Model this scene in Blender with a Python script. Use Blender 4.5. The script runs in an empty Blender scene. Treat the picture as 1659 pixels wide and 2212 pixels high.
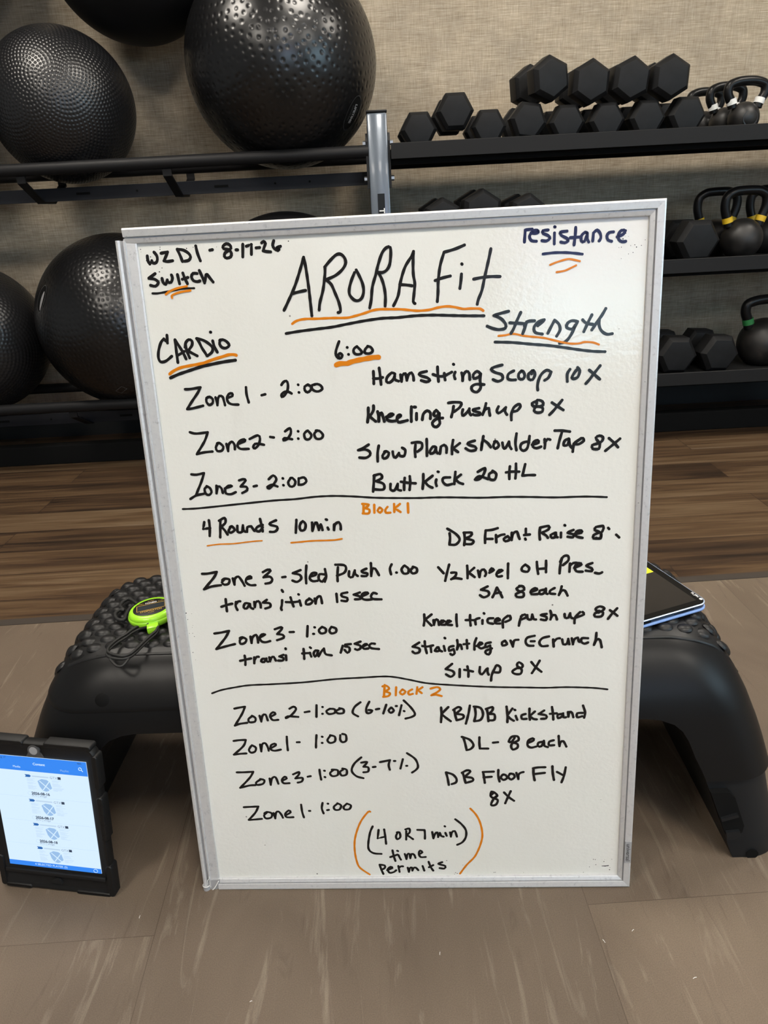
import bpy, bmesh, math, random
import numpy as np
from mathutils import Vector, Matrix
random.seed(7)
S = bpy.context.scene
COL = S.collection

# ------------------------------------------------------------------ camera
PITCH, ROLL, EYE = math.radians(22.9), 0.053, 0.913
F_PX = 1556.0
r0 = Vector((1, 0, 0)); d0 = Vector((0, -math.sin(PITCH), -math.cos(PITCH)))
fw = Vector((0, math.cos(PITCH), -math.sin(PITCH)))
cr = math.cos(ROLL) * r0 + math.sin(ROLL) * d0
cd = -math.sin(ROLL) * r0 + math.cos(ROLL) * d0
cam = bpy.data.objects.new('camera', bpy.data.cameras.new('camera'))
COL.objects.link(cam)
m = Matrix((cr, -cd, -fw)).transposed().to_4x4()
m.translation = (0, 0, EYE)
cam.matrix_world = m
cam.data.sensor_fit = 'VERTICAL'
cam.data.sensor_height = 36.0
cam.data.lens = 36.0 * F_PX / 2212.0
cam.data.clip_start = 0.02
S.camera = cam

# ------------------------------------------------------------------ light and exposure
S.view_settings.view_transform = 'Standard'
S.view_settings.look = 'None'
S.view_settings.gamma = 1.0
S.view_settings.exposure = 0.10
S.cycles.use_denoising = True
S.cycles.max_bounces = 6
S.cycles.diffuse_bounces = 4
S.cycles.sample_clamp_indirect = 4.0
W = bpy.data.worlds.new('world'); S.world = W; W.use_nodes = True
W.node_tree.nodes['Background'].inputs[0].default_value = (0.6, 0.7, 0.9, 1)
W.node_tree.nodes['Background'].inputs[1].default_value = 0.3
CEIL = 2.75
LAMP_E = 26.5          # ceiling panels of the row along the rack
LAMP_E2 = 31.0         # ceiling panels over the floor
LAMP_E3 = 13.0         # far panels added as fill to brighten the whiteboard
LAMP_C = (1.0, 0.925, 0.82, 1)
WIN_E = 8.5           # daylight behind the lower window panes
WIN_C = (0.55, 0.82, 1.0)
WIN_E3 = 6.0           # side window
WIN_E2 = 4.0           # tinted upper pane
WIN_C2 = (0.58, 0.60, 1.0)
LAMPS = [(x, y) for y in (1.85, -0.35, -2.4) for x in (-1.35, 0.45, 2.2)]  # rearmost row is added fill for the board

# ------------------------------------------------------------------ materials
def mat(name, col, rough=0.5, metal=0.0, spec=0.5, emit=None, es=0.0, coat=0.0):
    M = bpy.data.materials.new(name); M.use_nodes = True
    b = M.node_tree.nodes['Principled BSDF']
    b.inputs['Base Color'].default_value = (*col, 1)
    b.inputs['Roughness'].default_value = rough
    b.inputs['Metallic'].default_value = metal
    b.inputs['Specular IOR Level'].default_value = spec
    b.inputs['Coat Weight'].default_value = coat
    if emit:
        b.inputs['Emission Color'].default_value = (*emit, 1)
        b.inputs['Emission Strength'].default_value = es
    return M

class NT:
    """small helper to wire shader nodes"""
    def __init__(s, M):
        s.t = M.node_tree; s.b = s.t.nodes['Principled BSDF']
    def n(s, kind, ins=None, **kw):
        nd = s.t.nodes.new(kind)
        for k, v in kw.items(): setattr(nd, k, v)
        for k, v in (ins or {}).items():
            if isinstance(v, bpy.types.NodeSocket): s.t.links.new(v, nd.inputs[k])
            else: nd.inputs[k].default_value = v
        return nd
    def coords(s, scale=(1, 1, 1), rot=(0, 0, 0)):
        tc = s.n('ShaderNodeTexCoord')
        mp = s.n('ShaderNodeMapping', {'Vector': tc.outputs['Object'], 'Scale': scale, 'Rotation': rot})
        return mp.outputs[0]
    def noise(s, vec, scale, detail=4, rough=0.5, dist=0.0):
        return s.n('ShaderNodeTexNoise', {'Vector': vec, 'Scale': scale, 'Detail': detail, 'Roughness': rough, 'Distortion': dist}).outputs['Fac']
    def ramp(s, fac, stops):
        r = s.n('ShaderNodeValToRGB', {'Fac': fac})
        e = r.color_ramp.elements
        while len(e) < len(stops): e.new(0.5)
        for el, (p, c) in zip(e, stops):
            el.position = p; el.color = (*c, 1) if len(c) == 3 else c
        return r.outputs[0]
    def math(s, op, a, b=0.0):
        nd = s.n('ShaderNodeMath', operation=op)
        for i, v in enumerate((a, b)):
            if isinstance(v, bpy.types.NodeSocket): s.t.links.new(v, nd.inputs[i])
            else: nd.inputs[i].default_value = v
        return nd.outputs[0]
    def mix(s, fac, a, b, mode='MIX'):
        nd = s.n('ShaderNodeMix', data_type='RGBA', blend_type=mode)
        for k, v in ((0, fac), (6, a), (7, b)):
            if isinstance(v, bpy.types.NodeSocket): s.t.links.new(v, nd.inputs[k])
            else: nd.inputs[k].default_value = (v if k == 0 else ((*v, 1) if len(v) == 3 else v))
        return nd.outputs[2]
    def color(s, sock): s.t.links.new(sock, s.b.inputs['Base Color'])
    def rough(s, sock): s.t.links.new(sock, s.b.inputs['Roughness'])
    def bump(s, h, strength, dist):
        bn = s.n('ShaderNodeBump', {'Height': h, 'Strength': strength, 'Distance': dist})
        s.t.links.new(bn.outputs[0], s.b.inputs['Normal'])

def wall_fabric():
    M = mat('linen_wallcovering', (.4, .32, .22), .85, spec=.2); q = NT(M)
    h = q.noise(q.coords((15, 1, 400)), 1.0, 3, .65, .3)
    v = q.noise(q.coords((400, 1, 18)), 1.0, 3, .65, .3)
    big = q.noise(q.coords((9, 1, 9)), 1.0, 4, .6)
    f = q.math('ADD', q.math('MULTIPLY', h, .6), q.math('MULTIPLY', v, .4))
    c = q.ramp(f, [(.33, (.26, .215, .155)), (.45, (.41, .35, .27)), (.55, (.48, .42, .335)), (.68, (.66, .60, .50))])
    c2 = q.ramp(big, [(.3, (.84, .82, .80)), (.7, (1.08, 1.05, 1.0))])
    q.color(q.mix(1.0, c, c2, 'MULTIPLY')); q.bump(f, .5, .003)
    return M

def wood_floor():
    M = mat('wood_plank_vinyl', (.1, .06, .04), .42, spec=.35); q = NT(M)
    tc = q.coords((1, 1, 1))
    br = q.n('ShaderNodeTexBrick', {'Vector': tc, 'Color1': (0, 0, 0, 1), 'Color2': (1, 1, 1, 1), 'Mortar': (.5, .5, .5, 1),
             'Scale': 1.0, 'Mortar Size': .0012, 'Brick Width': 1.2, 'Row Height': .155, 'Bias': 0.0}, offset=.37)
    sep = q.n('ShaderNodeSeparateColor', {'Color': br.outputs['Color']})
    off = q.n('ShaderNodeCombineXYZ', {'X': q.math('MULTIPLY', sep.outputs[0], 7.3), 'Y': q.math('MULTIPLY', sep.outputs[0], 3.1), 'Z': sep.outputs[0]})
    v = q.n('ShaderNodeVectorMath', {0: tc, 1: off.outputs[0]}, operation='ADD').outputs[0]
    v1 = q.n('ShaderNodeMapping', {'Vector': v, 'Scale': (1.6, 26, 1)}).outputs[0]
    v2 = q.n('ShaderNodeMapping', {'Vector': v, 'Scale': (4.0, 120, 1)}).outputs[0]
    n1 = q.noise(v1, 1.0, 5, .6, .8); n2 = q.noise(v2, 1.0, 3, .6, .2)
    f = q.math('ADD', q.math('MULTIPLY', n1, .7), q.math('MULTIPLY', n2, .3))
    f = q.math('ADD', f, q.math('MULTIPLY', q.math('SUBTRACT', sep.outputs[0], .5), .16))
    c = q.ramp(f, [(.30, (.020, .013, .009)), (.42, (.050, .029, .017)), (.53, (.095, .056, .029)), (.66, (.150, .100, .057)), (.8, (.19, .15, .11))])
    c = q.mix(br.outputs['Fac'], c, (.02, .013, .01))
    q.color(c); q.bump(f, .15, .002)
    return M

def rubber_tile():
    M = mat('streaked_rubber_tile', (.15, .11, .08), .62, spec=.3); q = NT(M)
    tc = q.coords((1, 1, 1))
    mp = q.n('ShaderNodeMapping', {'Vector': tc, 'Location': (-.2475, -.335, 0), 'Rotation': (0, 0, -math.pi / 2 - .02)}).outputs[0]
    br = q.n('ShaderNodeTexBrick', {'Vector': mp, 'Color1': (0, 0, 0, 1), 'Color2': (1, 1, 1, 1), 'Mortar': (.5, .5, .5, 1),
             'Scale': 1.0, 'Mortar Size': .0006, 'Brick Width': .915, 'Row Height': .605, 'Bias': 0.0}, offset=.5)
    sep = q.n('ShaderNodeSeparateColor', {'Color': br.outputs['Color']})
    off = q.n('ShaderNodeCombineXYZ', {'X': q.math('MULTIPLY', sep.outputs[0], 5.3), 'Y': q.math('MULTIPLY', sep.outputs[0], 9.7), 'Z': 0})
    v = q.n('ShaderNodeVectorMath', {0: tc, 1: off.outputs[0]}, operation='ADD').outputs[0]
    s1 = q.noise(q.n('ShaderNodeMapping', {'Vector': v, 'Scale': (26, 3.2, 1), 'Rotation': (0, 0, .12)}).outputs[0], 1.0, 4, .65, 1.6)
    s2 = q.noise(q.n('ShaderNodeMapping', {'Vector': v, 'Scale': (32, 3.5, 1), 'Location': (3, 1, 0), 'Rotation': (0, 0, .2)}).outputs[0], 1.0, 4, .7, 1.2)
    base = q.noise(q.n('ShaderNodeMapping', {'Vector': v, 'Scale': (5, 3, 1)}).outputs[0], 1.0, 4, .6, .6)
    grain = q.noise(tc, 700, 2, .6)
    c = q.ramp(base, [(.3, (.124, .092, .066)), (.7, (.166, .126, .091))])
    c = q.mix(q.ramp(s1, [(.57, (0, 0, 0)), (.72, (.42, .42, .42))]), c, (.33, .275, .215))
    c = q.mix(q.ramp(s2, [(.58, (0, 0, 0)), (.74, (.50, .50, .50))]), c, (.062, .045, .033))
    tint = q.ramp(sep.outputs[0], [(0, (.92, .92, .93)), (1, (1.02, 1.01, 1.0))])
    c = q.mix(1.0, c, tint, 'MULTIPLY')
    c = q.mix(1.0, c, q.ramp(grain, [(.25, (.80, .80, .80)), (.75, (1.18, 1.18, 1.18))]), 'MULTIPLY')
    c = q.mix(q.math('MULTIPLY', br.outputs['Fac'], .55), c, (.04, .03, .022))
    q.color(c); q.bump(grain, .25, .0008)
    return M

def plastic(name, col, rough, grain=900, bs=.2, spec=.5):
    M = mat(name, col, rough, spec=spec); q = NT(M)
    g = q.noise(q.coords(), grain, 2, .6); q.bump(g, bs, .0002)
    return M

def powder(name, col, rough=.5):
    M = mat(name, col, rough, spec=.25); q = NT(M)
    g = q.noise(q.coords(), 500, 2, .6); q.bump(g, .12, .0002)
    return M

def alu():
    M = mat('scuffed_aluminium', (.70, .71, .72), .36, metal=.45); q = NT(M)
    a = q.noise(q.coords((170, 170, 170)), 1.0, 4, .7); b = q.noise(q.coords((260, 260, 260)), 1.0, 3, .6)
    c = q.ramp(a, [(.26, (.46, .46, .47)), (.40, (.66, .66, .67)), (.8, (.72, .72, .72))])
    c = q.mix(q.ramp(b, [(.68, (0, 0, 0)), (.78, (.6, .6, .6))]), c, (.16, .16, .17))
    q.color(c); q.rough(q.ramp(a, [(.3, (.55, .55, .55)), (.7, (.34, .34, .34))]))
    return M

def whiteboard_face():
    M = mat('dry_erase_surface', (.75, .75, .72), .055, spec=.30); q = NT(M)
    tc = q.coords()
    big = q.noise(q.coords((3, 2, 3)), 1.0, 4, .6)
    c = q.ramp(big, [(.35, (.725, .72, .675)), (.65, (.77, .77, .735))])
    # faint wiped streaks and small marker specks
    st = q.noise(q.coords((22, 5, 1)), 1.0, 3, .6)
    c = q.mix(q.ramp(st, [(.62, (0, 0, 0)), (.8, (.30, .30, .30))]), c, (.60, .58, .54))
    vo = q.n('ShaderNodeTexVoronoi', {'Vector': tc, 'Scale': 42.0, 'Randomness': 1.0})
    sepc = q.n('ShaderNodeSeparateColor', {'Color': vo.outputs['Color']})
    dot = q.math('LESS_THAN', vo.outputs['Distance'], q.math('MULTIPLY', q.math('SUBTRACT', sepc.outputs[0], .70), .19))
    c = q.mix(q.math('MULTIPLY', dot, .75), c, (.10, .09, .085))
    q.color(c)
    op = q.noise(tc, 210, 2, .5); op2 = q.noise(tc, 90, 2, .5)
    q.bump(q.math('ADD', op, q.math('MULTIPLY', op2, .8)), .20, .0012)
    return M

def cast_iron():
    M = mat('worn_cast_iron', (.03, .03, .03), .42, spec=.5); q = NT(M)
    a = q.noise(q.coords((22, 22, 22)), 1.0, 5, .65)
    q.color(q.ramp(a, [(.4, (.009, .009, .009)), (.62, (.018, .016, .015)), (.75, (.05, .036, .03))]))
    q.rough(q.ramp(a, [(.4, (.36, .36, .36)), (.7, (.6, .6, .6))]))
    return M

def rubber_head():
    M = mat('black_rubber', (.01, .01, .01), .5, spec=.2); q = NT(M)
    a = q.noise(q.coords((14, 14, 14)), 1.0, 5, .7)
    q.color(q.ramp(a, [(.35, (.0075, .0076, .008)), (.65, (.012, .0125, .0135)), (.8, (.025, .026, .028))]))
    g = q.noise(q.coords(), 700, 2, .6); q.bump(g, .12, .0002)
    return M

M_WALL = wall_fabric(); M_WOOD = wood_floor(); M_TILE = rubber_tile()
M_PAINT = mat('grey_green_paint', (.26, .28, .30), .8)
M_CEIL = mat('ceiling_tile', (.42, .42, .42), .9)
M_BASE = mat('black_cove_base', (.012, .012, .012), .6)
M_STRIP = mat('reducer_strip', (.05, .04, .033), .5)
M_LAMP = mat('lamp_diffuser', (.8, .8, .8), .5, emit=LAMP_C[:3], es=LAMP_E)
M_LAMP2 = mat('lamp_diffuser_floor_row', (.8, .8, .8), .5, emit=LAMP_C[:3], es=LAMP_E2)
M_LAMP3 = mat('lamp_diffuser_added_fill', (.8, .8, .8), .5, emit=LAMP_C[:3], es=LAMP_E3)
M_LFRAME = mat('lamp_trim', (.7, .7, .7), .5)
M_PANE = mat('bright_window_pane', (.1, .1, .1), .2, emit=WIN_C, es=WIN_E)
M_PANE3 = mat('side_window_pane', (.1, .1, .1), .2, emit=WIN_C, es=WIN_E3)
M_PANE2 = mat('tinted_window_pane', (.1, .1, .1), .2, emit=WIN_C2, es=WIN_E2)
M_STEEL = powder('black_powder_coat', (.010, .010, .011), .5)
M_TRAY = powder('charcoal_powder_coat', (.010, .010, .0105), .6)
M_RAIL = powder('dark_slate_paint', (.014, .015, .019), .5)
M_GREY = mat('silver_grey_enamel', (.15, .175, .21), .22, metal=.3, coat=.3)
M_BOLT = mat('zinc_bolt', (.45, .45, .46), .35, metal=.9)
M_BLACK = mat('black_plastic', (.005, .005, .0055), .4, spec=.35)
M_MATTE = mat('matte_black', (.004, .004, .004), .8, spec=.15)
M_BALL = plastic('black_burst_vinyl', (.006, .006, .0066), .28, 260, .08, .6)
M_BALL2 = plastic('charcoal_textured_vinyl', (.010, .010, .011), .30, 300, .08, .6)
M_BALL3 = plastic('dull_black_vinyl', (.004, .004, .005), .6, 260, .1, .25)
M_LABEL = mat('grey_print', (.30, .30, .31), .5)
M_LABELD = mat('dim_grey_print', (.07, .07, .073), .5)
M_HEAD = rubber_head()
M_CHROME = mat('dull_chrome_handle', (.3, .3, .3), .35, metal=.9)
M_IRON = cast_iron()
M_KHANDLE = powder('black_kettlebell_handle', (.006, .006, .0065), .32)
M_WHITE = mat('white_band', (.78, .78, .76), .5)
M_YELLOW = mat('yellow_band', (.78, .50, .02), .5)
M_GREEN = mat('green_band', (.03, .22, .06), .5)
M_DECK = plastic('black_deck_plastic', (.005, .005, .0053), .40, 800, .22, .25)
M_FOOT = plastic('dark_grey_deck_leg', (.010, .011, .0125), .45, 800, .2, .25)
M_MAT = plastic('black_dimpled_rubber', (.008, .008, .0085), .42, 900, .15, .4)
M_ALU = alu(); M_FACE = whiteboard_face()
M_CAP = mat('grey_plastic_corner', (.33, .33, .34), .35)
M_INK = {'k': mat('black_marker', (.012, .011, .011), .22, spec=.3),
         'b': mat('glare_tinted_black_marker', (.010, .013, .055), .22, spec=.2),  # black ink with the bluish window glare mixed into its colour
         'o': mat('orange_marker', (.66, .20, .006), .3, spec=.25)}
M_LIME = mat('lime_plastic', (.36, .80, .03), .28, coat=.2)
M_LCD = mat('dark_lcd', (.035, .04, .045), .15)
M_GOLD = mat('gold_print', (.62, .40, .08), .4)
M_WPRINT = mat('white_print', (.85, .85, .85), .4)
M_CORD = plastic('black_cord', (.008, .008, .008), .6, 1500, .3)
M_CASE = plastic('rugged_case_rubber', (.006, .006, .0063), .5, 700, .2, .35)
M_BEZEL = mat('black_bezel', (.005, .005, .005), .3, spec=.15)
M_BLUEC = mat('blue_case', (.27, .42, .80), .35)
M_NAVY = mat('navy_tablet_edge', (.012, .028, .055), .35)
M_EDGE = mat('pale_blue_metal', (.55, .68, .88), .25, metal=.4)
M_GLASS = mat('dark_screen_glass', (.012, .011, .011), .06, spec=.6)
M_STICK = mat('yellow_sticker', (.70, .74, .02), .5)
def emat(name, c, e=1.0): return mat(name, tuple(x * .1 for x in c), .3, emit=c, es=e)
M_SCR = {'white': emat('screen_white', (.60, .76, .92)), 'blue': emat('screen_blue', (.03, .22, .80)),
         'pale': emat('screen_pale_blue', (.28, .46, .72)), 'grey': emat('screen_grey', (.22, .29, .40)),
         'dark': emat('screen_dark', (.03, .05, .09)), 'arrow': emat('screen_arrow', (.02, .12, .38)),
         'line': emat('screen_line', (.46, .60, .75)), 'text': emat('screen_text', (.62, .80, .98))}

# ------------------------------------------------------------------ object helpers
def link(name, me, m=None, parent=None, M=None):
    o = bpy.data.objects.new(name, me); COL.objects.link(o)
    if m is not None and me is not None and hasattr(me, 'materials'):
        me.materials.clear(); me.materials.append(m)
    if parent is not None: o.parent = parent
    if M is not None: o.matrix_local = M
    return o
def obj(name, bm, m, parent=None, M=None, smooth=None):
    me = bpy.data.meshes.new(name)
    bmesh.ops.recalc_face_normals(bm, faces=bm.faces[:])
    bm.to_mesh(me); bm.free()
    if smooth is not None: shade(me, smooth)
    return link(name, me, m, parent, M)
def shade(me, ang):
    me.polygons.foreach_set('use_smooth', [True] * len(me.polygons))
    if ang < 180: me.set_sharp_from_angle(angle=math.radians(ang))
    me.update()
def empty(name, label, cat, loc=(0, 0, 0), group=None, M=None):
    o = bpy.data.objects.new(name, None); COL.objects.link(o)
    o.empty_display_size = .05
    if M is not None: o.matrix_world = M
    else: o.location = loc
    tag(o, label, cat, group); return o
def tag(o, label, cat, group=None):
    o['label'] = label; o['category'] = cat
    if group: o['group'] = group
    return o
def struct(o): o['kind'] = 'structure'; return o
def box(bm, a, b, bev=0.0, seg=2):
    g = bmesh.ops.create_cube(bm, size=1.0)
    sc = [b[i] - a[i] for i in range(3)]; ce = [(b[i] + a[i]) / 2 for i in range(3)]
    for v in g['verts']: v.co = Vector([v.co[i] * sc[i] + ce[i] for i in range(3)])
    if bev:
        es = {e for v in g['verts'] for e in v.link_edges}
        bmesh.ops.bevel(bm, geom=list(es), offset=bev, segments=seg, affect='EDGES', profile=.5)
    return bm
def bxo(name, a, b, m, parent=None, bev=0.0, M=None):
    return obj(name, box(bmesh.new(), a, b, bev), m, parent, M, 40 if bev else None)
def cyl(bm, p, q, r, seg=24, r2=None):
    p, q = Vector(p), Vector(q); d = q - p
    rot = d.to_track_quat('Z', 'Y').to_matrix().to_4x4(); rot.translation = (p + q) / 2
    bmesh.ops.create_cone(bm, cap_ends=True, segments=seg, radius1=r, radius2=r if r2 is None else r2, depth=d.length, matrix=rot)
    return bm
def tube(bm, pts, r, seg=10, closed=False, flat=1.0):
    """sweep a round section along a path"""
    pts = [Vector(p) for p in pts]; n = len(pts); rings = []
    up = None
    for i, p in enumerate(pts):
        a = pts[i - 1] if (i or closed) else p; b = pts[(i + 1) % n] if (i < n - 1 or closed) else p
        t = (b - a).normalized()
        if up is None: up = t.orthogonal().normalized()
        up = (up - t * up.dot(t)).normalized(); sd = t.cross(up)
        rr = r[i] if isinstance(r, (list, tuple)) else r
        rings.append([bm.verts.new(p + (up * math.cos(k * 2 * math.pi / seg) + sd * math.sin(k * 2 * math.pi / seg)) * rr) for k in range(seg)])
    for i in range(n - (0 if closed else 1)):
        A, B = rings[i], rings[(i + 1) % n]
        for k in range(seg): bm.faces.new((A[k], A[(k + 1) % seg], B[(k + 1) % seg], B[k]))
    if not closed:
        bm.faces.new(rings[0][::-1]); bm.faces.new(rings[-1])
    return bm
def smooth_path(pts, n=6, closed=False):
    pts = [Vector(p) for p in pts]; N = len(pts); out = []
    for i in range(N if closed else N - 1):
        if closed: p0, p1, p2, p3 = pts[(i - 1) % N], pts[i], pts[(i + 1) % N], pts[(i + 2) % N]
        else: p0, p1, p2, p3 = pts[max(i - 1, 0)], pts[i], pts[i + 1], pts[min(i + 2, N - 1)]
        for k in range(n):
            t = k / n
            out.append(.5 * ((2 * p1) + (p2 - p0) * t + (2 * p0 - 5 * p1 + 4 * p2 - p3) * t * t + (3 * p1 - p0 - 3 * p2 + p3) * t ** 3))
    if not closed: out.append(pts[-1])
    return out
def poly_prism(bm, pts2, z0, z1, plane='xy'):
    f = {'xy': lambda u, v, w: (u, v, w), 'xz': lambda u, v, w: (u, w, v), 'yz': lambda u, v, w: (w, u, v)}[plane]
    A = [bm.verts.new(f(u, v, z0)) for u, v in pts2]; B = [bm.verts.new(f(u, v, z1)) for u, v in pts2]
    n = len(A)
    for i in range(n): bm.faces.new((A[i], A[(i + 1) % n], B[(i + 1) % n], B[i]))
    bm.faces.new(A[::-1]); bm.faces.new(B)
    return bm
def rrect(L, D, r, n=6):
    out = []
    for sx, sy, a0 in ((1, 1, 0), (-1, 1, 90), (-1, -1, 180), (1, -1, 270)):
        for k in range(n + 1):
            a = math.radians(a0 + 90 * k / n)
            out.append((sx * (L - r) + r * math.cos(a), sy * (D - r) + r * math.sin(a)))
    return out
def loft(bm, rings, cap0=True, cap1=True):
    R = [[bm.verts.new(p) for p in rg] for rg in rings]; n = len(R[0])
    for A, B in zip(R, R[1:]):
        for k in range(n): bm.faces.new((A[k], A[(k + 1) % n], B[(k + 1) % n], B[k]))
    if cap0: bm.faces.new(R[0][::-1])
    if cap1: bm.faces.new(R[-1])
    return R
FONT = None
def text_mesh(txt, size, align='CENTER', bold=0.0, spacing=1.0):
    cu = bpy.data.curves.new('lettering', 'FONT'); cu.body = txt; cu.size = size
    cu.align_x = align; cu.align_y = 'CENTER'; cu.offset = bold; cu.space_character = spacing; cu.resolution_u = 3
    o = bpy.data.objects.new('lettering', cu); COL.objects.link(o)
    dg = bpy.context.evaluated_depsgraph_get()
    me = bpy.data.meshes.new_from_object(o.evaluated_get(dg))
    bpy.data.objects.remove(o); bpy.data.curves.remove(cu)
    return me
def text(name, txt, size, m, parent, M, align='CENTER', bold=0.0, spacing=1.0):
    return link(name, text_mesh(txt, size, align, bold, spacing), m, parent, M)
def frame(x, y, z, o):
    M = Matrix((x, y, z)).transposed().to_4x4(); M.translation = o; return M
def copy_tree(o, parent=None):
    c = o.copy(); COL.objects.link(c)
    if parent is not None: c.parent = parent
    for ch in list(o.children): copy_tree(ch, c)
    return c

# ------------------------------------------------------------------ room
WALL_Y = 3.30; XL, XR, YF = -3.6, 3.6, -3.6
def slab(name, a, b, m): return struct(bxo(name, a, b, m))
slab('wall_back', (XL, WALL_Y, -.02), (XR, WALL_Y + .1, CEIL), M_WALL)
slab('wall_left', (XL - .1, YF, -.02), (XL, WALL_Y, CEIL), M_PAINT)
bm = bmesh.new()
VY0, VY1, VZ0, VZ1 = -2.0, .2, .95, 2.1
box(bm, (XR, YF, -.02), (XR + .1, VY0, CEIL)); box(bm, (XR, VY1, -.02), (XR + .1, WALL_Y, CEIL))
box(bm, (XR, VY0, -.02), (XR + .1, VY1, VZ0)); box(bm, (XR, VY0, VZ1), (XR + .1, VY1, CEIL))
struct(obj('wall_right', bm, M_PAINT))
win = bpy.data.objects.new('window_2', None); COL.objects.link(win); win.location = (XR, 0, 0); struct(win)
bm = bmesh.new()
for y in (VY0, (VY0 + VY1) / 2 - .02, VY1 - .04): box(bm, (.01, y, VZ0), (.07, y + .04, VZ1))
for z in (VZ0, VZ1 - .04): box(bm, (.01, VY0, z), (.07, VY1, z + .04))
obj('window_frame', bm, M_LFRAME, win)
bxo('window_pane', (.075, VY0, VZ0), (.09, VY1, VZ1), M_PANE3, win)
slab('ceiling', (XL - .1, YF - .1, CEIL), (XR + .1, WALL_Y + .1, CEIL + .1), M_CEIL)
slab('floor', (XL - .1, YF - .1, -.10), (XR + .1, WALL_Y + .1, -.006), M_WOOD)
slab('baseboard_back', (XL, WALL_Y - .008, -.006), (XR, WALL_Y, .10), M_BASE)
# rubber tile area in front of the wood planks; its far edge runs slightly askew
bm = bmesh.new()
edge = lambda x: 1.583 + .0206 * x
poly_prism(bm, [(XL, YF), (XR, YF), (XR, edge(XR)), (XL, edge(XL))], -.006, 0.0)
ft = struct(obj('floor_tile_area', bm, M_TILE))
bm = bmesh.new()
poly_prism(bm, [(XL, edge(XL)), (XR, edge(XR)), (XR, edge(XR) + .028), (XL, edge(XL) + .028)], -.006, .0015)
struct(obj('trim_1', bm, M_STRIP))
# front wall behind the camera with its window opening
WX0, WX1, WZ0, WZ1 = .50, 2.1, 1.05, 2.15
bm = bmesh.new()
box(bm, (XL, YF - .1, -.02), (WX0, YF, CEIL)); box(bm, (WX1, YF - .1, -.02), (XR, YF, CEIL))
box(bm, (WX0, YF - .1, -.02), (WX1, YF, WZ0)); box(bm, (WX0, YF - .1, WZ1), (WX1, YF, CEIL))
struct(obj('wall_front', bm, M_PAINT))
win = bpy.data.objects.new('window_1', None); COL.objects.link(win); win.location = (0, YF, 0); struct(win)
bm = bmesh.new()
for x in (WX0, (WX0 + WX1) / 2 - .02, WX1 - .04): box(bm, (x, -.07, WZ0), (x + .04, -.01, WZ1))
for z in (WZ0, WZ1 - .04): box(bm, (WX0, -.07, z), (WX1, -.01, z + .04))
obj('window_frame', bm, M_LFRAME, win)
bxo('window_pane', (WX0, -.09, WZ0), (WX1, -.075, 1.57), M_PANE, win)
bxo('tinted_pane', (WX0, -.09, 1.57), (WX1, -.075, WZ1), M_PANE2, win)

# ------------------------------------------------------------------ ceiling panels
lamp0 = lamp1 = None
for i, (x, y) in enumerate(LAMPS):
    if lamp0 is None:
        t = lamp0 = empty('ceiling_light', '', 'ceiling light')
        bm = bmesh.new(); h = .33
        for a, b in (((-h, -h), (h, -h + .03)), ((-h, h - .03), (h, h)), ((-h, -h + .03), (-h + .03, h - .03)), ((h - .03, -h + .03), (h, h - .03))):
            box(bm, (*a, -.014), (*b, 0))
        obj('lamp_trim', bm, M_LFRAME, t)
        bxo('lamp_diffuser', (-.30, -.30, -.008), (.30, .30, -.002), M_LAMP, t)
    else:
        t = copy_tree(lamp0)
    t.location = (x, y, CEIL)
    if y < 1:
        for ch in t.children:
            if ch.name.startswith('lamp_diffuser'):
                ch.data = ch.data.copy(); ch.data.materials[0] = M_LAMP2 if y > -1 else M_LAMP3
    t['group'] = 'square ceiling lights out of frame above'
    t['label'] = 'square white ceiling light panel set in the gym ceiling'  # panels of the rearmost row are added fill

# ------------------------------------------------------------------ storage rack
RX0, RX1 = -2.05, 2.0
rack = empty('storage_rack', 'black steel gym storage rack with silver upright standing against the linen wall', 'rack', (0, 2.72, 0))
def post(x0, x1, m, nm, par):
    bm = bmesh.new(); box(bm, (x0, 0, .0), (x1, .068, 1.204), .006)
    o = obj(nm, bm, m, par, smooth=40)
    bxo('end_cap', (x0 - .001, -.001, 1.204), (x1 + .001, .069, 1.212), M_BLACK, o, .003)
    return o
up = post(.011, .079, M_GREY, 'front_upright', rack)
up['label'] = 'silver grey painted front upright'
# name plate on the upright, letters read downwards
pl = bxo('name_plate', (.036, -.0015, .735), (.060, 0, .957), M_BLACK, up)
pl['label'] = 'black name strip with white letters running down the upright'
text('plate_lettering', 'TORQUE', .0265, M_WPRINT, pl, frame((0, 0, -1), (1, 0, 0), (0, -1, 0), (.0482, -.0022, .847)), bold=.0006, spacing=1.28)
for x in (RX0 + .0, RX1 - .068): post(x, x + .068, M_STEEL, 'end_upright', rack)
for x0, x1 in ((.011, .079), (RX0, RX0 + .068), (RX1 - .068, RX1)):
    bxo('rear_upright', (x0, .376 + .025, 0), (x1, .44, 1.204), M_STEEL, rack, .004)
# flange plates where the tiers bolt to the upright
for zt in (1.06, .245):
    for xs, sx in ((.0035, 1), (.0795, 1)):
        bm = bmesh.new()
        poly_prism(bm, [(.004, zt - .085), (.060, zt - .085), (.064, zt + .06), (.050, zt + .085), (.018, zt + .085), (.006, zt + .06)], xs, xs + .007, 'yz')
        fl = obj('flange_plate', bm, M_STEEL, rack)
        for zz in (zt + .055, zt - .055):
            x = xs if xs < .05 else xs + .007; d = -1 if xs < .05 else 1
            bm = bmesh.new(); cyl(bm, (x, .018, zz), (x + d * .010, .018, zz), .0085, 6)
            obj('bolt', bm, M_BOLT, fl)
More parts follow.
